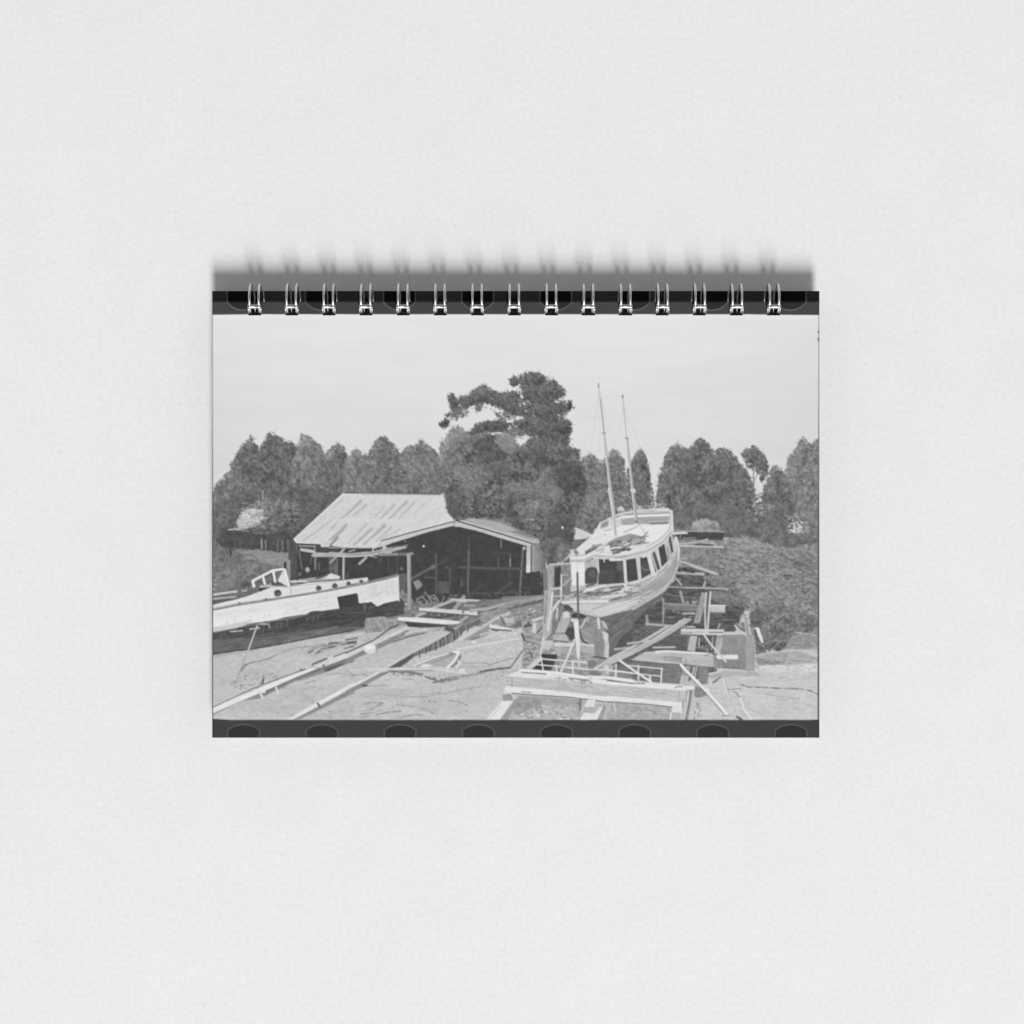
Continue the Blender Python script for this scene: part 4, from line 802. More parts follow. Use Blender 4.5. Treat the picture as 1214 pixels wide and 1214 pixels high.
def cruiser():
    poly('O', [170, 300, 372, 290, 372, 620, 290, 700, 280, 765, 380, 850, 560, 905, 720, 945, 1012, 900, 1012, 1214, 480, 1214, 40, 1214, 150, 900], 130, amp=24, ang=80, sx=6, sy=1.5, soft=.8)
    scatter('O', [170, 760, 380, 860, 700, 960, 760, 1200, 60, 1200], 60, 160, 34, (.6, 2.2), (.35, .8), 70, .6)
    poly('H', [722, 196, 760, 172, 845, 214, 790, 226, 730, 212], 82, amp=10)
    # stacked timber and sheds behind
    poly('E', [60, 322, 440, 322, 432, 385, 80, 378], 78, amp=8); line('E', [70, 314, 440, 322], 1.2, 176); line('E', [130, 370, 220, 370], 1.4, 142)
    leaves('E', [190, 300, 230, 240, 300, 225, 380, 250, 420, 310, 200, 312], 158, amp=30, cr=2.0, dens=1, flat=.6)
    line('E', [55, 331, 156, 331], 2.4, 214); line('E', [110, 345, 100, 390], 1.2, 150); line('E', [435, 376, 470, 372], 1.6, 190)
    line('E', [100, 412, 230, 404, 315, 376], 1.6, 182); line('E', [105, 428, 280, 432, 428, 438], 1.9, 198); line('E', [260, 398, 380, 414], 1.4, 180); line('E', [345, 395, 375, 425], 1.6, 184); poly('E', [240, 412, 360, 420, 340, 430, 200, 424], 84, amp=6)
    poly('E', [90, 590, 250, 610, 440, 640, 440, 690, 480, 790, 520, 860, 600, 900, 560, 1010, 520, 1080, 60, 1080, 0, 1060, 0, 760, 60, 700], 92, amp=26, ang=3, sx=7, sy=1.2, soft=1.2)
    poly('E', [340, 490, 385, 490, 360, 580, 325, 580], 128, amp=8, ang=100)
    line('E', [110, 550, 250, 596, 390, 646], 3.4, 184); line('E', [120, 560, 280, 630], 1.6, 120); line('E', [90, 632, 280, 642], 3.4, 176); line('E', [330, 585, 430, 600], 1.8, 110); line('E', [105, 525, 150, 525], 2, 170); line('E', [90, 690, 110, 730], 2.4, 160); line('E', [80, 680, 105, 680], 1.8, 170)
    scatter('E', [90, 590, 250, 600, 270, 640, 90, 640], 16, 70, 12, (1.5, 4), (.5, 1), 4, .2); scatter('E', [60, 660, 440, 660, 520, 860, 560, 1000, 340, 1050, 60, 1060], 130, 64, 10, (1, 5), (.4, .9), 3, .25, .7)
    scatter('E', [60, 660, 440, 660, 520, 860, 340, 1050, 60, 1060], 60, 140, 22, (.8, 3), (.4, .7), 3, .4, .7)
    leaves('E', [270, 660, 440, 650, 480, 690, 470, 780, 330, 700], 128, amp=22, cr=2.8, dens=1.1, flat=.55)
    leaves('E', [340, 770, 460, 780, 600, 860, 580, 890, 440, 870, 350, 830], 124, amp=22, cr=2.6, dens=1.1, flat=.6)
    line('E', [40, 743, 300, 748, 465, 754], 2.0, 172); line('E', [0, 800, 220, 822], 1.2, 128); poly('E', [0, 870, 250, 880, 250, 920, 0, 905], 126, amp=16, ang=2)
    line('E', [295, 702, 282, 745], 2.4, 172); line('E', [108, 772, 132, 868], 3.2, 160)
    poly('E', [332, 876, 447, 880, 447, 932, 336, 932], 190, amp=10); line('E', [332, 877, 447, 881], 1.2, 216)
    scatter('E', [150, 850, 240, 850, 240, 870, 150, 870], 14, 190, 16, (.6, 1.4), (.5, .8), 0, .8)
    line('E', [130, 940, 215, 938], 1.8, 170); line('E', [360, 992, 520, 990], .9, 120)
    # hull underside and shade beneath
    poly('D', [455, 1152, 760, 1085, 900, 1010, 1050, 915, 1100, 880, 1214, 850, 1214, 1214, 480, 1214], 88, amp=18, ang=10, sx=8, sy=1.3, soft=.8)
    line('D', [1040, 990, 1030, 1120], 2.0, 150); line('D', [885, 1140, 895, 1214], 3.4, 148); line('D', [1040, 1030, 1214, 1045], 2.4, 150); line('D', [1060, 945, 1214, 960], 1.2, 120); line('D', [1190, 920, 1214, 1010], 2.6, 160); scatter('D', [1050, 1050, 1214, 1050, 1214, 1200, 1050, 1200], 30, 120, 26, (1, 3), (.4, .8), 0, .5)
    line('D', [1070, 880, 1214, 880], 2.0, 150); line('D', [1150, 800, 1200, 860], 2.2, 170); line('D', [1130, 400, 1214, 390], 2.4, 214)
    poly('D', [462, 1158, 600, 1130, 760, 1092, 900, 1015, 1042, 925, 1020, 1000, 900, 1070, 760, 1214, 520, 1214], 112, amp=14, ang=-22, sx=12, sy=1.2)
    for o in (0, 26, 52, 80):
        line('D', [520 + o, 1150 + o, 760, 1105 + o, 900 - o / 3, 1030 + o, 1000 - o, 960 + o], .8, 92, alpha=.7)
    # topsides
    poly('D', [130, 1010, 180, 1062, 300, 1112, 460, 1156, 560, 1140, 760, 1092, 900, 1012, 1050, 920, 1130, 812, 1175, 692, 1187, 560, 1176, 470, 1138, 420, 1120, 520, 1090, 620, 1010, 710, 900, 785, 770, 830, 690, 850, 500, 950, 350, 1008], 186, amp=12, ang=-25, sx=14, sy=1.3)
    poly('D', [520, 1010, 700, 950, 850, 890, 1000, 800, 1100, 700, 1160, 590, 1178, 620, 1140, 760, 1040, 880, 900, 960, 800, 1030, 830, 950, 620, 1010], 166, amp=12, ang=-30, sx=12, sy=1.3, soft=.8)
    poly('D', [392, 1085, 560, 1040, 760, 985, 832, 955, 800, 1030, 700, 1075, 560, 1120, 462, 1150], 206, amp=7, ang=-15, sx=14, sy=1.5)
    poly('D', [132, 1012, 330, 1018, 500, 1012, 485, 1050, 385, 1082, 455, 1148, 300, 1108, 180, 1058], 200, amp=8)
    line('O', [278, 768, 372, 845, 460, 884, 590, 908, 715, 943], 1.1, 120, alpha=.8); line('D', [270, 1082, 380, 1112, 460, 1150], .8, 160, alpha=.6); line('D', [500, 1020, 485, 1052, 395, 1082], 1.2, 150, alpha=.7)
    for o in (0, 40, 80):
        line('D', [640 + o, 1010 - o * .2, 850, 905 + o, 1010, 800 + o, 1110 + o * .2, 690 + o, 1160, 560 + o], .7, 140, alpha=.6)
    scatter('D', [820, 960, 960, 890, 960, 940, 820, 1020], 60, 206, 14, (.6, 1.8), (.4, .8), -25, .6, .7)
    # sheer rail
    line('D', [690, 862, 780, 842, 900, 790, 1010, 720, 1085, 640, 1130, 540, 1150, 440], 4.2, 206, amp=10, jag=.15); line('D', [720, 880, 900, 815, 1040, 720, 1120, 600], .9, 146)
    line('D', [1160, 450, 1180, 540, 1170, 640], 1.4, 214); line('D', [1040, 690, 1060, 660, 1090, 665], 1.8, 214); line('D', [970, 770, 985, 730], 2.2, 210)
    # deck
    poly('D', [140, 1010, 200, 930, 330, 868, 450, 855, 690, 845, 840, 860, 820, 912, 700, 955, 540, 1005, 300, 1012], 172, amp=30, ang=-12, sx=6, sy=1.3)
    # saloon walls and windows
    poly('D', [325, 655, 460, 635, 680, 625, 900, 590, 1050, 480, 1115, 380, 1130, 480, 1110, 600, 1010, 715, 900, 785, 780, 826, 690, 846, 455, 858, 330, 860], 186, amp=8)
    poly('D', [455, 628, 672, 634, 688, 842, 450, 857], 84, amp=8); poly('D', [470, 640, 670, 640, 680, 720, 460, 720], 70, amp=5, alpha=.6, soft=1); poly('D', [615, 640, 668, 640, 672, 730, 620, 730], 108, amp=6, alpha=.8); poly('D', [600, 740, 640, 740, 640, 840, 600, 840], 72, amp=4, alpha=.8)
    poly('D', [698, 636, 800, 620, 815, 812, 712, 836], 78, amp=8); poly('D', [828, 615, 892, 600, 934, 752, 838, 806], 84, amp=12); line('D', [840, 700, 870, 730, 930, 715], 2.6, 110)
    poly('D', [908, 600, 960, 560, 1012, 712, 960, 752], 110, amp=10); poly('D', [992, 528, 1050, 486, 1082, 640, 1022, 700], 78, amp=6); poly('D', [1058, 480, 1090, 450, 1120, 570, 1088, 632], 150, amp=10)
    for q, w, v in [([684, 632, 698, 846], 4.0, 208), ([668, 640, 682, 842], 1.2, 96), ([804, 620, 826, 815], 4.2, 196), ([900, 572, 948, 768], 5.2, 210), ([930, 580, 980, 735], 1.6, 196), ([950, 570, 990, 720], 1.8, 84), ([982, 540, 1014, 702], 2.0, 206), ([1056, 480, 1088, 640], 3.4, 196), ([1075, 460, 1104, 610], 1.6, 186), ([1092, 425, 1118, 560], 2.4, 82), ([1112, 400, 1130, 540], 2.0, 182), ([1070, 520, 1085, 630], 1.2, 120)]:
        line('D', q, w, v)
    line('D', [850, 608, 910, 590], 2.6, 214)
    poly('D', [325, 652, 452, 632, 458, 745, 440, 852, 332, 856], 182, amp=8); poly('D', [330, 852, 328, 745, 352, 708, 392, 698, 430, 704, 448, 745, 440, 848], 86, amp=10); line('D', [448, 640, 456, 745], 1.4, 206); dot('D', 400, 760, 4, 104, 5, alpha=.6)
    poly('D', [205, 655, 326, 655, 332, 872, 212, 872], 224, amp=5, ang=90); line('D', [262, 660, 262, 745], .9, 204); line('D', [205, 868, 330, 866], 1.0, 180)
    # deck litter
    for q, w, v in [([330, 915, 510, 872], 4.0, 220), ([350, 870, 420, 848], 2.4, 100), ([420, 905, 500, 880], 1.2, 150), ([520, 908, 830, 918], 2.2, 208), ([480, 972, 720, 946], 2.8, 210), ([480, 936, 650, 900], 2.4, 108), ([560, 885, 690, 872], 1.8, 112), ([500, 870, 680, 850], 1.6, 206), ([700, 885, 780, 872], 1.6, 212), ([690, 860, 705, 900], 2.6, 212), ([330, 940, 470, 925], 2.2, 96), ([240, 950, 330, 900], 1.8, 120), ([560, 1000, 740, 955], 2.6, 138)]:
        line('D', q, w, v, jag=.25)
    scatter('D', [170, 975, 340, 920, 420, 960, 340, 985], 34, 92, 20, (.7, 1.8), (.6, 1.0), 0, .9); scatter('D', [160, 990, 500, 960, 500, 1000, 160, 1005], 40, 196, 16, (1, 3), (.4, .8), -8, .3)
    line('D', [130, 1018, 300, 1010, 530, 1006], 3.2, 214); line('D', [140, 1030, 480, 1028], .8, 160)
    # cabin top
    poly('D', [195, 612, 262, 528, 400, 408, 466, 300, 560, 250, 640, 215, 800, 178, 1080, 168, 1108, 192, 1124, 300, 1100, 382, 1020, 462, 880, 542, 640, 602, 540, 612, 400, 582, 320, 622, 200, 642], 220, amp=6, ang=-25, sx=12, sy=1.6)
    poly('D', [560, 330, 670, 318, 820, 312, 920, 320, 1088, 312, 1090, 370, 1000, 450, 890, 500, 870, 430, 740, 400, 610, 420, 480, 400, 540, 350], 226, amp=5, ang=-20)
    poly('D', [462, 358, 474, 305, 545, 268, 548, 330, 500, 350], 176, amp=10); poly('D', [480, 345, 488, 308, 535, 285, 535, 328], 148, amp=8)
    poly('D', [668, 268, 780, 252, 1092, 240, 1086, 310, 920, 318, 820, 310, 740, 318, 668, 322], 166, amp=10, sx=12, sy=1.4); poly('D', [915, 296, 1080, 292, 1080, 312, 920, 318], 128, amp=6); line('D', [910, 296, 1080, 290], 1.0, 190); poly('D', [548, 268, 662, 264, 662, 316, 560, 332], 204, amp=7); line('D', [662, 264, 664, 318], 1.0, 150)
    line('D', [570, 262, 660, 236, 780, 222, 1100, 212], 1.6, 150); line('D', [575, 250, 780, 206, 900, 200, 1100, 196], 1.0, 166); line('D', [660, 245, 1095, 230], 2.2, 224); line('D', [640, 215, 800, 185, 960, 188], 1.2, 176)
    scatter('D', [800, 150, 1060, 130, 1080, 175, 820, 182], 60, 196, 24, (.7, 2.0), (.4, .8), -10, .7); poly('D', [622, 165, 665, 150, 685, 190, 640, 200, 620, 195], 200, amp=14); scatter('D', [640, 180, 800, 170, 780, 205, 650, 215], 26, 180, 26, (.8, 2), (.4, .8), -10, .5)
    line('D', [500, 375, 560, 362], 1.4, 180, jag=.6); line('D', [680, 388, 780, 345, 830, 312], 1.2, 170); line('D', [560, 352, 640, 330], 1.2, 186); line('D', [830, 312, 880, 420], .8, 196); dot('D', 510, 407, 1.0, 170); line('D', [840, 320, 850, 380], .8, 200)
    line('D', [1108, 200, 1114, 320, 1092, 385, 1020, 465, 880, 545], 3.4, 214, amp=6); line('D', [1098, 215, 1100, 320, 1080, 375, 1000, 452, 880, 520], .9, 160)
    # broken planking heaped on it
    poly('D', [605, 440, 740, 398, 868, 428, 884, 452, 780, 470, 650, 478, 560, 500, 420, 535, 520, 490], 152, amp=16, ang=-12, sx=9, sy=1.3); poly('D', [655, 528, 740, 490, 860, 466, 790, 505, 690, 535], 88, amp=8)
    for q, w, v in [([600, 480, 860, 440], 1.0, 190), ([560, 500, 640, 470], 2.6, 96), ([430, 556, 600, 520, 840, 476], 3.4, 220), ([700, 532, 870, 482, 885, 500], 3.6, 212), ([570, 552, 730, 540], 3.4, 96), ([350, 566, 430, 520], 4.4, 110), ([560, 520, 640, 490], 2.2, 120), ([400, 520, 480, 495], 2.4, 150), ([480, 560, 640, 575], 2.2, 204), ([380, 540, 410, 500], 1.6, 150), ([740, 530, 880, 520], 2.6, 214), ([600, 570, 640, 560], 3.2, 110)]:
        line('D', q, w, v, jag=.3)
    for _ in range(46):
        x = rs.uniform(420, 860); y = 560 - (x - 420) * .24 + rs.normal(0, 22); L = rs.uniform(20, 110); a_ = rs.normal(-.22, .25)
        line('D', [x, y, x + L * math.cos(a_), y + L * math.sin(a_)], rs.uniform(.6, 1.6), rs.choice([86, 110, 150, 196, 222]), alpha=.75, jag=.3)
    for _ in range(40):
        x = rs.uniform(210, 780); y = 950 - (x - 210) * .06 + rs.normal(0, 26); L = rs.uniform(20, 120); a_ = rs.normal(-.16, .2)
        line('D', [x, y, x + L * math.cos(a_), y + L * math.sin(a_)], rs.uniform(.6, 1.4), rs.choice([96, 120, 150, 206, 220]), alpha=.7, jag=.3)
    for k in range(5):
        line('D', [620 + 30 * k, 1000 + 18 * k, 840 + 30 * k, 900 + 22 * k, 1000 + 22 * k, 790 + 20 * k], .7, 128, alpha=.5, jag=.4)
    poly('D', [228, 560, 245, 540, 280, 575, 250, 600], 136, amp=10); line('D', [210, 600, 260, 600, 340, 585], 1.4, 180); dot('D', 590, 575, 2.2, 140)
    # eave fascias
    poly('D', [198, 628, 320, 628, 402, 588, 405, 618, 345, 655, 200, 656], 184, amp=7); line('D', [200, 624, 320, 624, 402, 584], 1.3, 224); line('D', [345, 656, 405, 620], 1.0, 120)
    poly('D', [404, 580, 540, 592, 640, 606, 880, 546, 1020, 466, 1100, 384, 1126, 320, 1134, 370, 1050, 484, 900, 582, 660, 642, 556, 646, 552, 618, 410, 624], 206, amp=7, ang=-20); line('D', [410, 598, 560, 610, 700, 598], 1.0, 168); line('D', [600, 618, 700, 606, 890, 556, 1030, 474, 1112, 380], 1.1, 158); line('D', [500, 615, 505, 655], 1.4, 210); line('D', [555, 638, 660, 634], 1.6, 222)
    # props and staging at the bow
    poly('D', [0, 685, 48, 672, 50, 760, 40, 960, 20, 1214, 0, 1214], 160, amp=18, ang=92, sx=8, sy=1.2); poly('D', [58, 705, 112, 690, 112, 870, 60, 880], 74, amp=8)
    line('D', [15, 678, 110, 672, 205, 668], 2.2, 190); line('D', [15, 896, 112, 890], 2.4, 196); line('D', [118, 770, 118, 975], 2.0, 204); line('D', [118, 770, 178, 770], 1.6, 200); line('D', [50, 962, 210, 960], 1.2, 170)
    line('D', [140, 860, 205, 800], 2.6, 200); line('D', [110, 985, 20, 1100], 2.4, 200); line('D', [180, 865, 210, 820], 1.2, 100)
    poly('D', [120, 780, 200, 680, 212, 870, 140, 880], 140, amp=18, alpha=.6); line('D', [95, 990, 210, 930, 250, 920], 1.5, 110); dot('D', 110, 985, 1.6, 110)
    line('D', [263, 752, 266, 960, 273, 1195], 2.3, 104)
    # masts and rigging
    for q in ([380, 200, 345, 450, 310, 690], [392, 230, 385, 740], [400, 260, 470, 600, 490, 650], [390, 180, 450, 420, 525, 665], [600, 330, 560, 560], [604, 335, 595, 480], [610, 330, 690, 520, 740, 660], [610, 340, 660, 560, 680, 700], [390, 240, 350, 420]):
        line('N', q, .55, 196, alpha=.55)
    line('N', [378, 112, 376, 155], 1.3, 140); line('N', [382, 170, 400, 330, 425, 560], 1.2, 186, w2=1.5); line('N', [398, 250, 432, 560], .7, 150); line('N', [425, 552, 448, 760, 505, 1214], 2.6, 176, w2=3.6); line('N', [421, 560, 442, 760, 488, 1214], .8, 220); line('N', [412, 556, 440, 560], 1.2, 150)
    line('N', [594, 220, 596, 240], 1.8, 124); line('N', [598, 240, 612, 420, 630, 600], 1.2, 186); line('N', [632, 600, 655, 820, 700, 1214], 2.6, 172, w2=3.4); line('N', [627, 610, 650, 820, 690, 1214], .8, 214); line('N', [618, 604, 645, 606], 1.2, 146); dot('N', 690, 1075, 3.2, 190, 3.0); line('N', [595, 330, 615, 332], 1.2, 180)
    line('D', [552, 0, 575, 130, 592, 260, 606, 415], 4.2, 204, amp=6); line('D', [562, 0, 584, 130, 610, 410], .9, 156); line('D', [758, 0, 780, 140, 792, 298], 3.6, 196, amp=6); line('D', [770, 20, 798, 290], 1.2, 138); dot('D', 762, 12, 3.4, 206, 2.6); line('D', [760, 130, 800, 138], 1.6, 170); line('D', [783, 290, 802, 296], 1.6, 96)
    dot('', 681.9, 461.2, 1.1, 236); dot('', 840, 414.3, 1.1, 236)


def timbers():
    # keel, blocks and posts
    poly('H', [940, 220, 1214, 150, 1214, 420, 1110, 480, 1030, 540, 1000, 300], 112, amp=16, ang=-40, sx=10, sy=1.5)
    for q in ([1010, 300, 1214, 190], [1020, 380, 1180, 260], [1050, 430, 1160, 300], [960, 240, 1100, 250]):
        line('H', q, 1.0, 88, alpha=.7)
    poly('H', [1130, 360, 1214, 300, 1214, 420, 1060, 480], 88, amp=10, soft=1)
    poly('H', [648, 205, 712, 178, 716, 220, 680, 340, 596, 336], 176, amp=10, ang=100); poly('H', [655, 175, 700, 165, 712, 215, 660, 215], 206, amp=10); poly('H', [578, 352, 700, 350, 695, 412, 578, 400], 180, amp=12); line('H', [580, 398, 695, 412], 1.2, 104)
   
    poly('O', [285, 782, 340, 775, 402, 832, 392, 862, 300, 850], 88, amp=12); poly('O', [386, 932, 436, 872, 520, 892, 574, 930, 480, 944], 76, amp=6)
    poly('O', [332, 1050, 415, 1046, 416, 1214, 384, 1214, 300, 1122], 82, amp=10); poly('O', [480, 1084, 560, 1050, 700, 1064, 706, 1300, 500, 1300], 150, amp=16, ang=15, soft=.6)
    line('O', [478, 1060, 486, 1140, 520, 1214, 600, 1262], 2.0, 92, jag=.3); poly('O', [572, 936, 720, 950, 800, 1000, 830, 1060, 700, 1066, 580, 1040], 140, amp=22, soft=.8)
    for q in ([700, 955, 720, 1010], [735, 970, 775, 1045], [770, 985, 800, 1030], [585, 930, 580, 980]):
        line('O', q, 1.0, 196, jag=.5)
    poly('H', [800, 425, 912, 438, 912, 512, 800, 488], 172, amp=12); line('H', [800, 428, 912, 442], 2.2, 208); poly('H', [580, 420, 750, 420, 750, 450, 590, 445], 206, amp=8); poly('H', [600, 455, 790, 470, 790, 520, 610, 505], 168, amp=24)
    poly('H', [902, 306, 978, 306, 992, 532, 914, 532], 142, amp=14, ang=92, sx=10, sy=1.0); line('H', [985, 340, 1010, 420, 1000, 530], 4.6, 190, jag=.3); dot('H', 1003, 370, 3, 206, 5); line('H', [1022, 430, 1016, 545], 1.4, 206); line('H', [940, 230, 948, 300], 3, 206, jag=.4); line('H', [980, 245, 1010, 310], 1.6, 190); line('H', [905, 530, 1010, 545], 1.8, 92)
    poly('H', [740, 228, 782, 228, 788, 320, 796, 440, 786, 555, 772, 540, 752, 350], 218, amp=8, ang=88); line('H', [842, 228, 800, 300], 2.4, 192); poly('H', [720, 225, 780, 222, 780, 250, 722, 250], 206, amp=8)
    poly('H', [512, 0, 582, 0, 566, 340, 500, 410, 495, 300], 180, amp=16, ang=94, sx=10, sy=1.2); line('H', [575, 20, 535, 320], 1.8, 216); line('H', [530, 10, 510, 260], 1.6, 140); line('H', [630, 85, 560, 190], 2.2, 204); line('H', [642, 0, 642, 80], 1.8, 200); line('H', [580, 45, 700, 42], 1.3, 190); line('H', [612, 140, 608, 220], 2.0, 196)
    line('H', [776, 0, 780, 225], 2.3, 108)
    poly('H', [478, 465, 500, 400, 584, 400, 552, 470], 196, amp=8); line('H', [500, 380, 478, 520], 2.4, 206)
    # pit and reinforcing rods
    poly('H', [490, 502, 614, 514, 640, 600, 860, 640, 1214, 660, 1214, 740, 900, 700, 620, 660, 400, 630], 140, amp=28, ang=4, sx=5, sy=1.4)
    poly('H', [492, 506, 612, 514, 604, 556, 480, 540], 66, amp=4); poly('H', [470, 552, 594, 566, 560, 640, 402, 626, 430, 590], 72, amp=6); poly('H', [360, 620, 478, 520, 500, 545, 410, 628], 198, amp=10); scatter('H', [620, 540, 860, 560, 860, 660, 640, 650], 60, 165, 30, (.8, 2.4), (.5, 1), 10, .5)
    poly('H', [848, 560, 920, 560, 940, 670, 870, 670], 128, amp=12); poly('H', [980, 600, 1090, 575, 1020, 690, 960, 690], 170, amp=14, ang=-60)
    # ways to the right of the boat
    line('I', [440, 60, 455, 150, 445, 260], 1.8, 150); line('I', [585, 10, 612, 110], 3.0, 156); poly('I', [448, 105, 560, 100, 720, 118, 720, 168, 460, 150], 124, amp=14, ang=3); line('I', [450, 104, 720, 120], 1.0, 170); scatter('I', [630, 85, 740, 85, 740, 108, 630, 108], 16, 196, 16, (.6, 1.4), (.5, .9), 0, .9); line('I', [600, 186, 700, 184], 1.6, 182)
    line('I', [318, 200, 322, 270], 2.4, 150); line('I', [310, 268, 460, 278, 620, 292], 2.6, 172); poly('I', [310, 280, 470, 290, 620, 310, 580, 340, 330, 330], 108, amp=14)
    # heavy longitudinal
    poly('I', [756, 16, 802, 16, 742, 262, 690, 262], 156, amp=12, ang=104, sx=10, sy=1.1); poly('I', [664, 362, 722, 362, 702, 490, 640, 480], 182, amp=10, ang=104); poly('I', [600, 640, 664, 600, 642, 770, 578, 745], 186, amp=12, ang=104); poly('I', [598, 600, 668, 604, 655, 680, 598, 680], 150, amp=14)
    line('I', [792, 20, 782, 160, 786, 330], 2.4, 188); line('I', [826, 14, 812, 180, 800, 365], 2.6, 194); line('I', [808, 20, 800, 200], 1.0, 92)
    poly('I', [820, 116, 943, 118, 943, 176, 828, 168], 190, amp=10); line('I', [820, 118, 943, 119], 1.2, 216)
    poly('I', [590, 305, 720, 312, 690, 355, 588, 350], 168, amp=12); line('I', [600, 316, 924, 322], 3.4, 204); line('I', [692, 344, 1042, 346], 3.4, 200); line('I', [690, 356, 860, 362], 1.1, 96); line('I', [820, 335, 924, 334], 1.0, 100); line('I', [640, 290, 700, 292], 2.0, 190)
    line('I', [900, 265, 885, 310], 1.4, 170); line('I', [735, 380, 730, 440], 1.4, 190); poly('I', [722, 364, 845, 364, 825, 492, 702, 490], 92, amp=24); line('I', [722, 455, 790, 460, 800, 485], 1.6, 150, jag=.4); line('I', [736, 385, 732, 440], 1.8, 176); scatter('I', [720, 380, 820, 380, 820, 490, 710, 490], 26, 130, 24, (.6, 1.8), (.4, .7), 60, .7)
    # concrete block and wreck of a post
    poly('J', [190, 172, 420, 168, 420, 492, 160, 470, 140, 430, 200, 260], 140, amp=10, ang=90, sx=10, sy=3, gy=-.3); poly('J', [412, 168, 492, 168, 494, 495, 410, 495], 160, amp=8, ang=90, sx=9, sy=2); poly('J', [100, 180, 200, 185, 170, 345, 100, 345], 104, amp=22); poly('J', [150, 188, 208, 192, 178, 338, 126, 345], 172, amp=14, ang=104); line('J', [118, 190, 105, 300], 1.4, 170)
    poly('J', [70, 520, 180, 495, 400, 500, 500, 500, 560, 540, 300, 545, 90, 560], 176, amp=12, soft=1.2); line('J', [75, 522, 190, 500], 1.8, 206); line('J', [180, 478, 380, 490], 1.4, 200); line('J', [120, 600, 180, 555], 2.2, 120, jag=.5)
    line('J', [405, -10, 418, 60, 432, 172], 2.6, 152); poly('J', [325, 60, 400, 60, 410, 150, 340, 120], 96, amp=16, alpha=.7); line('J', [376, 0, 355, 80], 1.8, 168); line('J', [318, 88, 350, 130, 412, 172], 2.2, 200); line('J', [325, 70, 400, 110], 1.0, 170); line('J', [440, 122, 500, 112], 1.3, 190); line('J', [470, 120, 470, 170], 2.4, 150); scatter('J', [330, 60, 410, 70, 410, 160, 340, 130], 20, 170, 20, (.6, 2), (.4, .7), 50, .6)
    poly('J', [498, 106, 530, 102, 574, 240, 545, 246], 224, amp=6, ang=70); line('J', [494, 226, 572, 276], 1.8, 210); poly('J', [494, 130, 560, 250, 600, 330, 500, 350], 96, amp=16, soft=1, alpha=.7)
    line('J', [160, 110, 182, 70], 1.4, 170)
    # dark gap behind the crossbeam end
    poly('I', [720, 600, 812, 606, 806, 745, 738, 755], 132, amp=12, ang=90); poly('I', [860, 560, 890, 552, 870, 620, 855, 650], 150, amp=8); poly('I', [700, 760, 780, 790, 800, 840, 720, 860, 690, 840], 136, amp=12, soft=1.2); scatter('I', [700, 900, 760, 900, 730, 1030, 690, 1030], 26, 150, 16, (1, 3), (.5, .9), 100, .4)
    # crossbeam
    poly('I', [190, 555, 300, 492, 480, 480, 830, 500, 868, 525, 855, 612, 640, 592, 450, 582], 184, amp=14, ang=2, sx=10, sy=1.4); poly('I', [440, 520, 600, 530, 600, 580, 460, 560], 158, amp=16, soft=1); line('I', [390, 490, 480, 484, 830, 508], 2.2, 224); line('I', [780, 520, 832, 504], 1.0, 110); line('I', [630, 540, 630, 600], 1.0, 130); line('I', [200, 566, 450, 586, 640, 596], 1.2, 108); line('I', [852, 520, 856, 610], 1.6, 140)
    poly('I', [868, 516, 1046, 514, 1046, 552, 880, 550], 220, amp=7); line('I', [880, 554, 1044, 554], .9, 130)
    line('I', [370, 455, 540, 453], 2.0, 190); line('I', [60, 470, 200, 455], 2.4, 176)
    # loose planks
    line('I', [0, 556, 200, 452, 330, 380, 482, 288], 3.2, 190, jag=.1); line('I', [165, 425, 360, 402], 2.6, 184); line('I', [170, 434, 350, 412], .9, 100)
    poly('I', [30, 592, 0, 575, 180, 490, 380, 380, 500, 295, 622, 222, 682, 226, 600, 290, 440, 390, 250, 490, 100, 565], 178, amp=12, ang=-31, sx=12, sy=1.2); line('I', [40, 596, 260, 492, 440, 395, 610, 288], 1.3, 96); line('I', [10, 570, 180, 488, 380, 378, 622, 222], 1.2, 206)
    line('H', [1214, 455, 1090, 520, 915, 622], 3.2, 190); line('H', [1214, 500, 1050, 570], 4.0, 186)
    for q, w in [([480, 545, 660, 560, 852, 577], 1.5), ([425, 590, 640, 610, 860, 632, 1000, 630, 1214, 658], 1.5), ([484, 545, 500, 640], 1.6), ([600, 600, 615, 662], 1.8), ([735, 565, 738, 672], 1.8), ([1083, 590, 1080, 695], 1.7)]:
        line('H', q, w, 216)
    for q, w in [([150, 598, 440, 626], 1.4), ([0, 640, 430, 686], 1.4), ([70, 595, 65, 700], 1.5), ([250, 600, 250, 716], 1.8), ([436, 622, 430, 736], 1.8)]:
        line('I', q, w, 216)
    line('H', [748, 395, 700, 520, 635, 658], 2.4, 210); line('I', [98, 558, 230, 650, 350, 730], 2.6, 218); line('I', [342, 690, 342, 730], 2.4, 222); line('H', [1000, 610, 1010, 660], 2.6, 200); dot('H', 1005, 615, 3, 206); line('H', [780, 560, 790, 610], 2, 200)
    # front sleeper
    poly('H', [310, 838, 800, 870, 1000, 890, 1214, 905, 1214, 1038, 980, 1038, 790, 1038, 210, 1038, 300, 900], 182, amp=16, ang=3, sx=5, sy=1.6); poly('H', [300, 840, 600, 855, 830, 880, 800, 930, 520, 900, 400, 950, 280, 1000, 260, 960], 158, amp=18, soft=2); scatter('H', [300, 900, 800, 900, 800, 1030, 240, 1030], 90, 128, 20, (.8, 2.6), (.5, 1), 5, .5, .7)
    for x, y in ((330, 990), (460, 1000), (520, 970), (640, 1028), (700, 1025)):
        dot('H', x, y, 2.2, 218, 1.2)
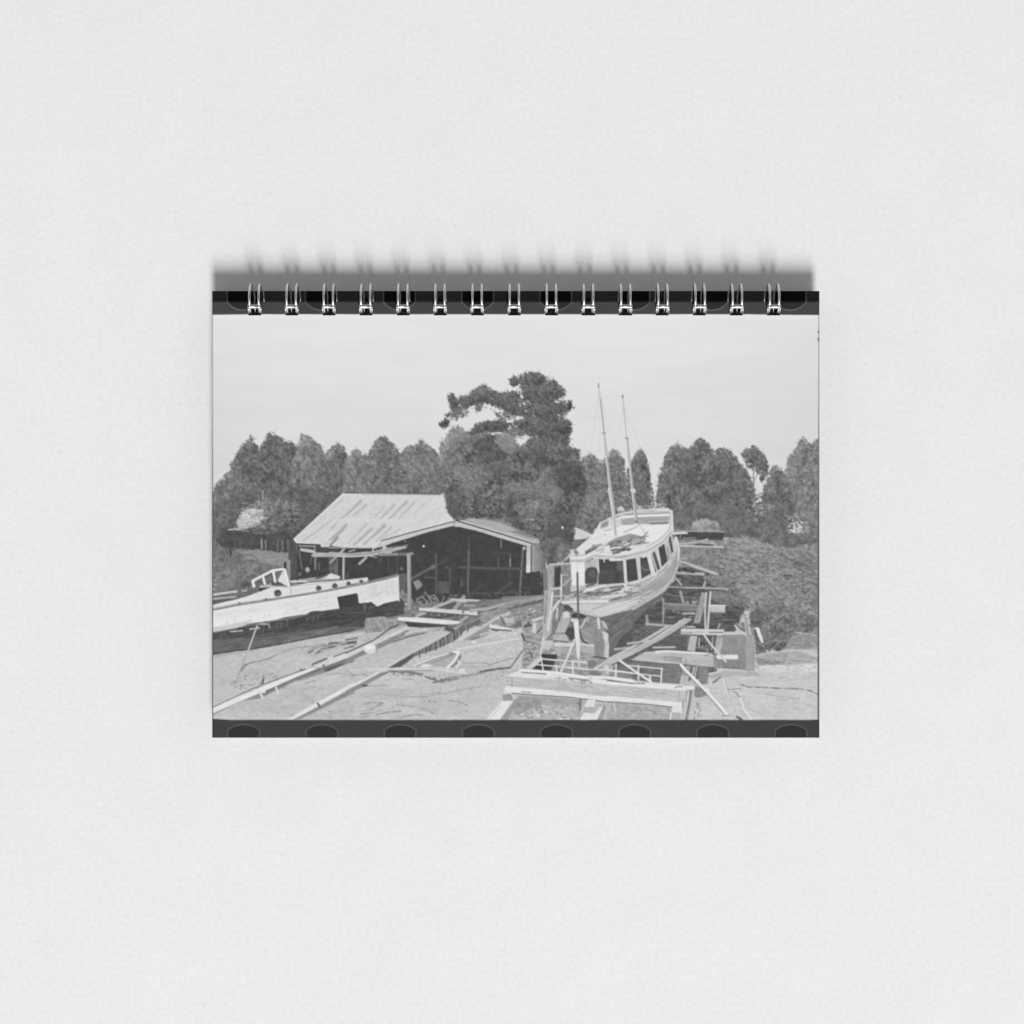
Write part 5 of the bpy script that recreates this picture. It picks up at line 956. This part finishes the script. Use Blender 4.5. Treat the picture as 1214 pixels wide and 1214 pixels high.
    poly('I', [0, 890, 520, 935, 500, 1038, 0, 1038], 172, amp=14, ang=3, sx=5, sy=1.6, soft=.5); scatter('I', [0, 900, 500, 950, 490, 1030, 0, 1030], 60, 138, 14, (.8, 2.6), (.5, .9), 5, .5, .7)
    line('H', [800, 870, 795, 950], 2.6, 120); line('H', [812, 880, 806, 950], 1.0, 180); line('I', [20, 905, 8, 965], 2.2, 186); line('I', [55, 900, 64, 965], 2.4, 196)
    poly('H', [198, 680, 250, 664, 320, 630, 600, 660, 900, 690, 1214, 730, 1214, 775, 900, 742, 600, 716, 250, 692], 218, amp=9, ang=5, sx=10, sy=1.2)
    poly('H', [198, 684, 250, 692, 600, 714, 900, 742, 1214, 774, 1214, 866, 900, 836, 600, 800, 250, 768, 198, 760], 188, amp=14, ang=5, sx=14, sy=1.4); line('H', [250, 694, 250, 766], 1.0, 150)
    poly('I', [0, 700, 300, 740, 460, 742, 700, 768, 700, 792, 640, 804, 300, 775, 0, 752], 222, amp=8, ang=4, sx=10, sy=1.2); poly('I', [0, 752, 300, 776, 640, 802, 636, 905, 560, 890, 300, 868, 0, 842], 190, amp=14, ang=4, sx=14, sy=1.4); line('I', [540, 780, 560, 768, 600, 768], 1.0, 120); line('I', [578, 800, 574, 886], .8, 160)
    scatter('H', [560, 690, 900, 720, 900, 760, 560, 720], 40, 120, 20, (.8, 2.2), (.4, .8), 5, .4, .7); line('H', [330, 655, 450, 662, 520, 668], 1.2, 120, jag=.5); line('H', [870, 690, 1214, 745], 1.0, 110, jag=.3); line('H', [700, 700, 860, 715], 1.2, 130, jag=.4); line('H', [330, 635, 600, 655, 860, 696], 2.6, 226); line('H', [860, 690, 1060, 700, 1214, 722], 3.4, 224); dot('H', 880, 698, 2.2, 204); line('I', [0, 720, 200, 742, 300, 745], 1.0, 110)
    scatter('H', [650, 730, 1200, 790, 1200, 850, 650, 800], 60, 168, 14, (1, 5), (.4, .8), 5, .15, .6)
    poly('H', [186, 790, 205, 762, 250, 768, 600, 800, 900, 838, 1214, 868, 1214, 908, 1000, 888, 700, 850, 420, 832, 240, 818], 222, amp=9, ang=5, sx=10, sy=1.1); line('H', [240, 820, 420, 834, 700, 852, 1000, 890], 1.1, 110, jag=.2); line('H', [330, 808, 400, 815], 1.0, 120, jag=.5)
    poly('I', [0, 842, 300, 868, 602, 892, 602, 935, 520, 930, 300, 906, 0, 886], 222, amp=9, ang=4, sx=10, sy=1.1); line('I', [0, 888, 300, 908, 520, 932], 1.1, 112, jag=.3); line('I', [604, 890, 604, 940], 1.2, 130); line('I', [635, 800, 632, 900], 1.4, 160)
    # feet of the sleeper
    poly('H', [188, 788, 245, 818, 252, 835, 180, 828], 214, amp=8); poly('H', [172, 830, 240, 825, 262, 880, 178, 884], 150, amp=10)
    poly('H', [90, 955, 178, 884, 262, 882, 275, 868, 150, 1040, 45, 1040], 222, amp=7, ang=-50, sx=9, sy=1.2); poly('H', [272, 868, 318, 848, 215, 1040, 148, 1040], 158, amp=10, ang=-60); line('H', [20, 1040, 100, 950, 170, 880], 2.0, 196); line('H', [70, 1030, 150, 940], .8, 196)
    poly('H', [855, 872, 918, 876, 908, 932, 830, 930], 220, amp=6); poly('H', [830, 930, 908, 932, 905, 984, 828, 976], 174, amp=8); poly('H', [826, 976, 905, 984, 985, 918, 930, 1040, 788, 1040], 222, amp=7, ang=-60, sx=9, sy=1.2); poly('H', [982, 918, 1004, 934, 972, 1040, 928, 1040], 156, amp=8, ang=-70)
    poly('I', [520, 930, 602, 934, 590, 978, 518, 974], 218, amp=6); poly('I', [518, 974, 588, 978, 582, 1040, 512, 1040], 178, amp=8); line('I', [512, 980, 502, 1040], 1.6, 222)
    poly('I', [640, 795, 700, 788, 690, 880, 660, 1040, 592, 1040, 630, 900], 164, amp=18, ang=100, sx=12, sy=.9); line('I', [650, 810, 640, 900, 606, 1038], 1.6, 206); line('I', [672, 800, 655, 900, 632, 1038], 1.2, 110); line('I', [690, 790, 682, 890, 652, 1038], 1.4, 200); line('I', [695, 615, 668, 760], 2.0, 190); line('I', [715, 610, 700, 700], 1.6, 186)
    # poles lying on the mud
    line('I', [590, 595, 640, 650, 790, 800, 880, 900, 966, 1000], 3.2, 226); line('I', [640, 668, 780, 815, 930, 980], 1.0, 120, alpha=.8); dot('I', 800, 798, 2.6, 218); line('I', [920, 1000, 980, 1000], 1.2, 140)
    line('I', [765, 340, 820, 420, 950, 568], 2.3, 204); line('I', [930, 712, 950, 780, 985, 870, 1062, 1030], 2.2, 212); line('I', [942, 720, 990, 880, 1040, 990], .8, 140, alpha=.7); line('I', [1040, 1010, 1075, 1034], 3, 112)
    line('I', [1050, 832, 1080, 900, 1095, 950, 1155, 1034], 2.6, 216); line('I', [1040, 830, 1060, 850], 1.2, 130)
# ---------------------------------------------------------------- scene
sc = bpy.context.scene
col = sc.collection
U = 0.0002917                    # metres per unit of the layout (the notebook is 21 cm wide)
CAM_Z = 2500.0
TOP = 26.0                       # height of the cover's face above the table


def link(name, me, mat, parent=None):
    o = bpy.data.objects.new(name, me)
    col.objects.link(o)
    if mat:
        me.materials.append(mat)
    if parent:
        o.parent = parent
    return o


def W(x, y, z):
    """Layout position (x right, y down, z up) to metres; x, y are measured on the cover's face."""
    k = 1 - TOP / CAM_Z
    return Vector(((x - 607) * k * U, (607 - y) * k * U, z * U))


# ---- materials
def mat_new(name):
    m = bpy.data.materials.new(name); m.use_nodes = True
    nt = m.node_tree; b = nt.nodes['Principled BSDF']
    return m, nt, b


def paper(name, grey, rough=0.75, spec=0.25):
    m, nt, b = mat_new(name)
    n = nt.nodes.new('ShaderNodeTexNoise'); n.inputs['Scale'].default_value = 900; n.inputs['Detail'].default_value = 3
    tc = nt.nodes.new('ShaderNodeTexCoord'); nt.links.new(tc.outputs['Object'], n.inputs['Vector'])
    r = nt.nodes.new('ShaderNodeMapRange'); r.inputs['To Min'].default_value = grey * 0.97; r.inputs['To Max'].default_value = grey * 1.03
    nt.links.new(n.outputs['Fac'], r.inputs['Value']); nt.links.new(r.outputs['Result'], b.inputs['Base Color'])
    b.inputs['Roughness'].default_value = rough; b.inputs['Specular IOR Level'].default_value = spec
    return m


M_page = paper('page_paper', 0.34)
M_card = paper('cover_card', 0.06)
M_back = paper('back_card', 0.10)

# plastered white surface: faint mottling, tiny pits
M_table, nt, b = mat_new('white_textured_surface')
tc = nt.nodes.new('ShaderNodeTexCoord')
n1 = nt.nodes.new('ShaderNodeTexNoise'); n1.inputs['Scale'].default_value = 650; n1.inputs['Detail'].default_value = 5; n1.inputs['Roughness'].default_value = 0.6
n2 = nt.nodes.new('ShaderNodeTexNoise'); n2.inputs['Scale'].default_value = 55; n2.inputs['Detail'].default_value = 3
n3 = nt.nodes.new('ShaderNodeTexNoise'); n3.inputs['Scale'].default_value = 6; n3.inputs['Detail'].default_value = 2
vo = nt.nodes.new('ShaderNodeTexNoise'); vo.inputs['Scale'].default_value = 420; vo.inputs['Detail'].default_value = 2
for n in (n1, n2, n3, vo):
    nt.links.new(tc.outputs['Object'], n.inputs['Vector'])


def mrange(src, a, c, fmin=0.0, fmax=1.0):
    r = nt.nodes.new('ShaderNodeMapRange'); r.inputs['From Min'].default_value = fmin; r.inputs['From Max'].default_value = fmax
    r.inputs['To Min'].default_value = a; r.inputs['To Max'].default_value = c
    nt.links.new(src, r.inputs['Value']); return r.outputs['Result']


def mth(op, x, y):
    m = nt.nodes.new('ShaderNodeMath'); m.operation = op
    for i, s in enumerate((x, y)):
        if isinstance(s, float):
            m.inputs[i].default_value = s
        else:
            nt.links.new(s, m.inputs[i])
    return m.outputs[0]


tone = mth('ADD', mrange(n2.outputs['Fac'], 0.810, 0.828, 0.3, 0.7), mrange(n1.outputs['Fac'], -0.034, 0.034, 0.3, 0.7))
tone = mth('ADD', tone, mrange(n3.outputs['Fac'], -0.006, 0.006, 0.3, 0.7))
pits = mrange(vo.outputs['Fac'], 0.0, 0.05, 0.66, 0.78)
tone = mth('SUBTRACT', tone, pits)
nt.links.new(tone, b.inputs['Base Color'])
b.inputs['Roughness'].default_value = 0.85; b.inputs['Specular IOR Level'].default_value = 0.15
bp = nt.nodes.new('ShaderNodeBump'); bp.inputs['Strength'].default_value = 0.10; bp.inputs['Distance'].default_value = 0.0004
hgt = mth('SUBTRACT', mth('ADD', n1.outputs['Fac'], n2.outputs['Fac']), mth('MULTIPLY', pits, 4.0))
nt.links.new(hgt, bp.inputs['Height']); nt.links.new(bp.outputs['Normal'], b.inputs['Normal'])

M_ink, nt, b = mat_new('printed_ink')
at = nt.nodes.new('ShaderNodeAttribute'); at.attribute_name = 'ink'
nt.links.new(at.outputs['Color'], b.inputs['Base Color'])
b.inputs['Roughness'].default_value = 0.7; b.inputs['Specular IOR Level'].default_value = 0.04

M_wire, nt, b = mat_new('nickel_wire')
b.inputs['Metallic'].default_value = 1.0
n = nt.nodes.new('ShaderNodeTexNoise'); n.inputs['Scale'].default_value = 1500
r = nt.nodes.new('ShaderNodeMapRange'); r.inputs['To Min'].default_value = 0.30; r.inputs['To Max'].default_value = 0.46
nt.links.new(n.outputs['Fac'], r.inputs['Value']); nt.links.new(r.outputs['Result'], b.inputs['Roughness'])
b.inputs['Base Color'].default_value = (0.70, 0.70, 0.70, 1)

M_shaded = M_wire.copy(); M_shaded.name = 'nickel_wire_shaded'  # same wire metal, the shade under the arch put into a darker base colour
M_shaded.node_tree.nodes['Principled BSDF'].inputs['Base Color'].default_value = (0.30, 0.30, 0.30, 1)
M_bar = M_wire.copy(); M_bar.name = 'nickel_bar'
M_bar.node_tree.nodes['Principled BSDF'].inputs['Base Color'].default_value = (0.52, 0.52, 0.52, 1)

# ---- the surface underneath
me = bpy.data.meshes.new('table_surface')
bm = bmesh.new()
bmesh.ops.create_grid(bm, x_segments=4, y_segments=4, size=0.9)
bm.to_mesh(me); bm.free()
tab = link('table_surface', me, M_table)
tab['kind'] = 'structure'; tab['label'] = 'pale grey white finely textured surface under the notebook'; tab['category'] = 'surface'

# ---- the notebook: an Empty at its base with all the parts under it
nb = bpy.data.objects.new('notebook', None); col.objects.link(nb)
nb.empty_display_size = 0.02
nb['label'] = 'wire-bound notebook with a faded black and white boatyard photograph printed on its cover'
nb['category'] = 'notebook'

RING_X = [302.4 + 43.9 * k for k in range(15)]
HW, HY0, HY1 = 7.6, 363.4, 373.5          # the punched slots


def slab(name, z0, z1, x0, x1, y0, y1, mat, parent, inset=0.0):
    """A sheet with a rectangular slot punched for every binding ring."""
    bm = bmesh.new()
    xs = [x0]
    for rx in RING_X:
        xs += [rx - HW, rx + HW]
    xs.append(x1)
    ys = [y0, HY0, HY1, y1]
    vt = {}
    def v(i, j, z):
        k = (i, j, z)
        if k not in vt:
            vt[k] = bm.verts.new(W(xs[i], ys[j], z))
        return vt[k]
    solid = lambda i, j: 0 <= i < len(xs) - 1 and 0 <= j < 3 and not (j == 1 and i % 2 == 1)
    for i in range(len(xs) - 1):
        for j in range(3):
            if not solid(i, j):
                continue
            bm.faces.new((v(i, j, z1), v(i, j + 1, z1), v(i + 1, j + 1, z1), v(i + 1, j, z1)))
            bm.faces.new((v(i, j, z0), v(i + 1, j, z0), v(i + 1, j + 1, z0), v(i, j + 1, z0)))
            for di, dj, a, c in ((-1, 0, (i, j), (i, j + 1)), (1, 0, (i + 1, j + 1), (i + 1, j)), (0, -1, (i + 1, j), (i, j)), (0, 1, (i, j + 1), (i + 1, j + 1))):
                if not solid(i + di, j + dj):
                    bm.faces.new((v(*a, z1), v(*a, z0), v(*c, z0), v(*c, z1)))
    bmesh.ops.recalc_face_normals(bm, faces=bm.faces)
    m = bpy.data.meshes.new(name); bm.to_mesh(m); bm.free()
    return link(name, m, mat, parent)


slab('back_cover', 0.4, 3.4, X0 + 4.0, X1 - 4.0, Y0 + 0.6, Y1 - 5.0, M_back, nb)
slab('page_block', 3.5, TOP - 2.9, X0 + 6.0, X1 - 6.0, Y0 + 1.0, Y1 - 6.0, M_page, nb)
cover = slab('front_cover', TOP - 2.6, TOP - 0.25, X0, X1, Y0, Y1, M_card, nb)
cover['label'] = 'landscape front cover printed edge to edge with an old photograph between black film borders'

# ---- the print: a fine sheet on the cover carrying the picture vertex by vertex
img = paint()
nx, ny = 721, 531
pad = np.pad(img, 2, mode='edge')
sx = np.linspace(0, CW, nx); sy = np.linspace(0, CH, ny)


def sample(px, py):
    gx = np.clip(px + 1.5, 0, pad.shape[1] - 2); gy = np.clip(py + 1.5, 0, pad.shape[0] - 2)
    ix = gx.astype(int); iy = gy.astype(int); fx = gx - ix; fy = gy - iy
    return (pad[iy, ix] * (1 - fx) + pad[iy, ix + 1] * fx) * (1 - fy) + (pad[iy + 1, ix] * (1 - fx) + pad[iy + 1, ix + 1] * fx) * fy


PXg, PYg = np.meshgrid(sx, sy)
g = 0.0
for dx in (-0.5, 0.5):
    for dy in (-0.5, 0.5):
        g = g + 0.25 * sample(PXg + dx, PYg + dy)
g = np.clip(g, 0, 255) / 255
lin = np.where(g <= 0.04045, g / 12.92, ((g + 0.055) / 1.055) ** 2.4) * INK_GAIN
k = (1 - TOP / CAM_Z) * U
lx = X0 + PXg / CW * (X1 - X0); ly = Y0 + PYg / CH * (Y1 - Y0)
co = np.stack([(lx - 607) * k, (607 - ly) * k, np.full_like(lx, TOP * U)], -1).reshape(-1, 3).astype(np.float32)
ci, cj = np.meshgrid(np.arange(nx - 1), np.arange(ny - 1))
cxm = 0.5 * (lx[0, :-1] + lx[0, 1:]); cym = 0.5 * (ly[:-1, 0] + ly[1:, 0])
hx = np.zeros(nx - 1, bool)
for rx in RING_X:
    hx |= np.abs(cxm - rx) < HW
hy = (cym > HY0) & (cym < HY1)
keep = ~(hy[:, None] & hx[None, :])
a = (cj * nx + ci)[keep]
quads = np.stack([a, a + nx, a + nx + 1, a + 1], -1).astype(np.int32)
me = bpy.data.meshes.new('printed_photograph')
me.vertices.add(len(co)); me.vertices.foreach_set('co', co.ravel())
me.loops.add(quads.size); me.loops.foreach_set('vertex_index', quads.ravel())
me.polygons.add(len(quads)); me.polygons.foreach_set('loop_start', np.arange(0, quads.size, 4, dtype=np.int32))
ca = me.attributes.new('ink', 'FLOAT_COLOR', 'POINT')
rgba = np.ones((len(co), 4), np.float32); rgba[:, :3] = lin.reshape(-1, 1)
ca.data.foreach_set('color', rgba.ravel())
me.update(calc_edges=True); me.validate()
pr = link('printed_photograph', me, M_ink, cover)
pr['label'] = 'faded print of two old boats ashore beside a tin-roofed shed with trees behind'


# ---- binding rings: twin wire loops with the closing bar across them
def tube(path, rad, seg=14, closed=False):
    """Tube mesh along path (list of Vectors in metres)."""
    bm = bmesh.new()
    n = len(path); rings = []
    for i, p in enumerate(path):
        if closed:
            t = (path[(i + 1) % n] - path[i - 1]).normalized()
        else:
            t = (path[min(i + 1, n - 1)] - path[max(i - 1, 0)]).normalized()
        up = Vector((1, 0, 0)) if abs(t.x) < 0.8 else Vector((0, 0, 1))
        s = t.cross(up).normalized(); q = s.cross(t).normalized()
        rr = rad[i] if isinstance(rad, list) else rad
        rings.append([bm.verts.new(p + (s * math.cos(6.28318 * j / seg) + q * math.sin(6.28318 * j / seg)) * rr * U) for j in range(seg)])
    m = n if closed else n - 1
    for i in range(m):
        A, B = rings[i], rings[(i + 1) % n]
        for j in range(seg):
            bm.faces.new((A[j], A[(j + 1) % seg], B[(j + 1) % seg], B[j]))
    if not closed:
        bm.faces.new(rings[0][::-1]); bm.faces.new(rings[-1])
    bmesh.ops.recalc_face_normals(bm, faces=bm.faces)
    for f in bm.faces:
        f.smooth = True
    me = bpy.data.meshes.new('ring'); bm.to_mesh(me); bm.free()
    return me


RC_Y, RC_Z, RR = 353.6, 19.2, 17.4
k0 = (1 - TOP / CAM_Z)


def L3(dx, y, z):
    """Offset from the ring's own origin (on the card plane at the ring's x)."""
    return Vector((dx * U, (RC_Y - y) * k0 * U, z * U))


def arc(dx, a0, a1, n, skew=0.0):
    out = []
    for i in range(n + 1):
        a = math.radians(a0 + (a1 - a0) * i / n)
        out.append(L3(dx + skew * math.cos(a), RC_Y + RR * math.cos(a), RC_Z + RR * math.sin(a)))
    return out


# angle 0 points to the pages, 90 up, 180 behind the notebook's top edge
loop_me = [tube(arc(s * 5.4, -40, 318, 64), 1.45) for s in (-1, 1)]
bar_me = tube([L3(-7.7, 364.0, 32.6), L3(-7.5, 364.0, 32.6), L3(-6.9, 364.0, 32.8), L3(-5.4, 364.0, 33.0), L3(-4.0, 364.0, 32.8), L3(0, 364.0, 32.8), L3(4.0, 364.0, 32.8), L3(5.4, 364.0, 33.0), L3(6.9, 364.0, 32.8), L3(7.5, 364.0, 32.6), L3(7.7, 364.0, 32.6)], [0.6, 2.2, 2.8, 3.0, 2.6, 2.5, 2.6, 3.0, 2.8, 2.2, 0.6], 18)
tip_me = [tube([L3(s * 7.3, 364.4, 32.0), L3(s * 7.4, 367.5, 30.5), L3(s * 7.1, 371.2, 26.5), L3(s * 6.9, 371.8, 18.0)], 0.72) for s in (-1, 1)]
for m_ in loop_me:
    m_.materials.append(M_wire)
for m_ in [bar_me] + tip_me:
    m_.materials.append(M_bar)


def child(name, me, parent):
    o = bpy.data.objects.new(name, me); col.objects.link(o); o.parent = parent
    return o


for rx in RING_X:
    r = bpy.data.objects.new('binding_ring', None); col.objects.link(r)
    r.empty_display_size = 0.004
    r.parent = nb
    r.location = (W(rx, RC_Y, 0).x, W(rx, RC_Y, 0).y, 0)
    for m_ in loop_me:
        child('wire_loop', m_, r)
    # added thin legs low over the card, shifted sideways to imitate the back wires' parallax
    o_ = 5.2 * (607 - rx) / 305
    for s in (-1, 1):
        x_ = s * 5.4
        pts_ = [(0.15, 337.5, 21), (0.55, 341, 25), (0.85, 346, 27.4), (1, 351, 27.4)]
        if abs(x_ + o_) < HW - 1:
            pts_ += [(1, 360, 27.2), (1, 364.5, 26.0), (1, 370.5, 23.0), (1, 371.5, 16.0)]
        else:
            pts_ += [(1, 355.5, 26.8), (1, 358.5, 25.4)]
        rm = tube([L3(x_ + o_ * f_, y_, z_) for f_, y_, z_ in pts_], 0.85, 10)
        rm.materials.append(M_shaded)
        child('back_wire_standin', rm, r)
    child('crossbar', bar_me, r)
    for m_ in tip_me:
        child('wire_tip', m_, r)

# ---- camera
cd = bpy.data.cameras.new('camera'); cam = bpy.data.objects.new('camera', cd); col.objects.link(cam)
cam.location = (0, 0, CAM_Z * U)
cd.sensor_width = 36; cd.lens = 36 * CAM_Z / 1214.0
cd.clip_start = 0.01; cd.clip_end = 20
sc.camera = cam

# ---- light: one big round lamp from below the foot of the notebook, and the soft room
d = Vector((0.13, -1.25, 1.0)).normalized()
ld = bpy.data.lights.new('studio_lamp', 'AREA'); ld.shape = 'ELLIPSE'; ld.size = 0.23 * 13; ld.size_y = 0.44 * 13; ld.energy = KEY
lo = bpy.data.objects.new('studio_lamp', ld); col.objects.link(lo)
lo.location = d * 13.0
lo.rotation_euler = d.to_track_quat('Z', 'Y').to_euler()
w = bpy.data.worlds.new('World'); sc.world = w; w.use_nodes = True
nt = w.node_tree; bg = nt.nodes['Background']
tc = nt.nodes.new('ShaderNodeTexCoord'); sp = nt.nodes.new('ShaderNodeSeparateXYZ'); nt.links.new(tc.outputs['Generated'], sp.inputs[0])
rp = nt.nodes.new('ShaderNodeValToRGB')
rp.color_ramp.elements[0].position = 0.0; rp.color_ramp.elements[0].color = (1, 1, 1, 1)
rp.color_ramp.elements[1].position = 0.75; rp.color_ramp.elements[1].color = (0.16, 0.16, 0.16, 1)
e = rp.color_ramp.elements.new(0.4); e.color = (0.75, 0.75, 0.75, 1)
nt.links.new(sp.outputs['Z'], rp.inputs['Fac']); nt.links.new(rp.outputs['Color'], bg.inputs['Color'])
bg.inputs['Strength'].default_value = AMB

vs = sc.view_settings
vs.view_transform = 'Standard'; vs.look = 'None'; vs.exposure = 0; vs.gamma = 1; vs.use_curve_mapping = False
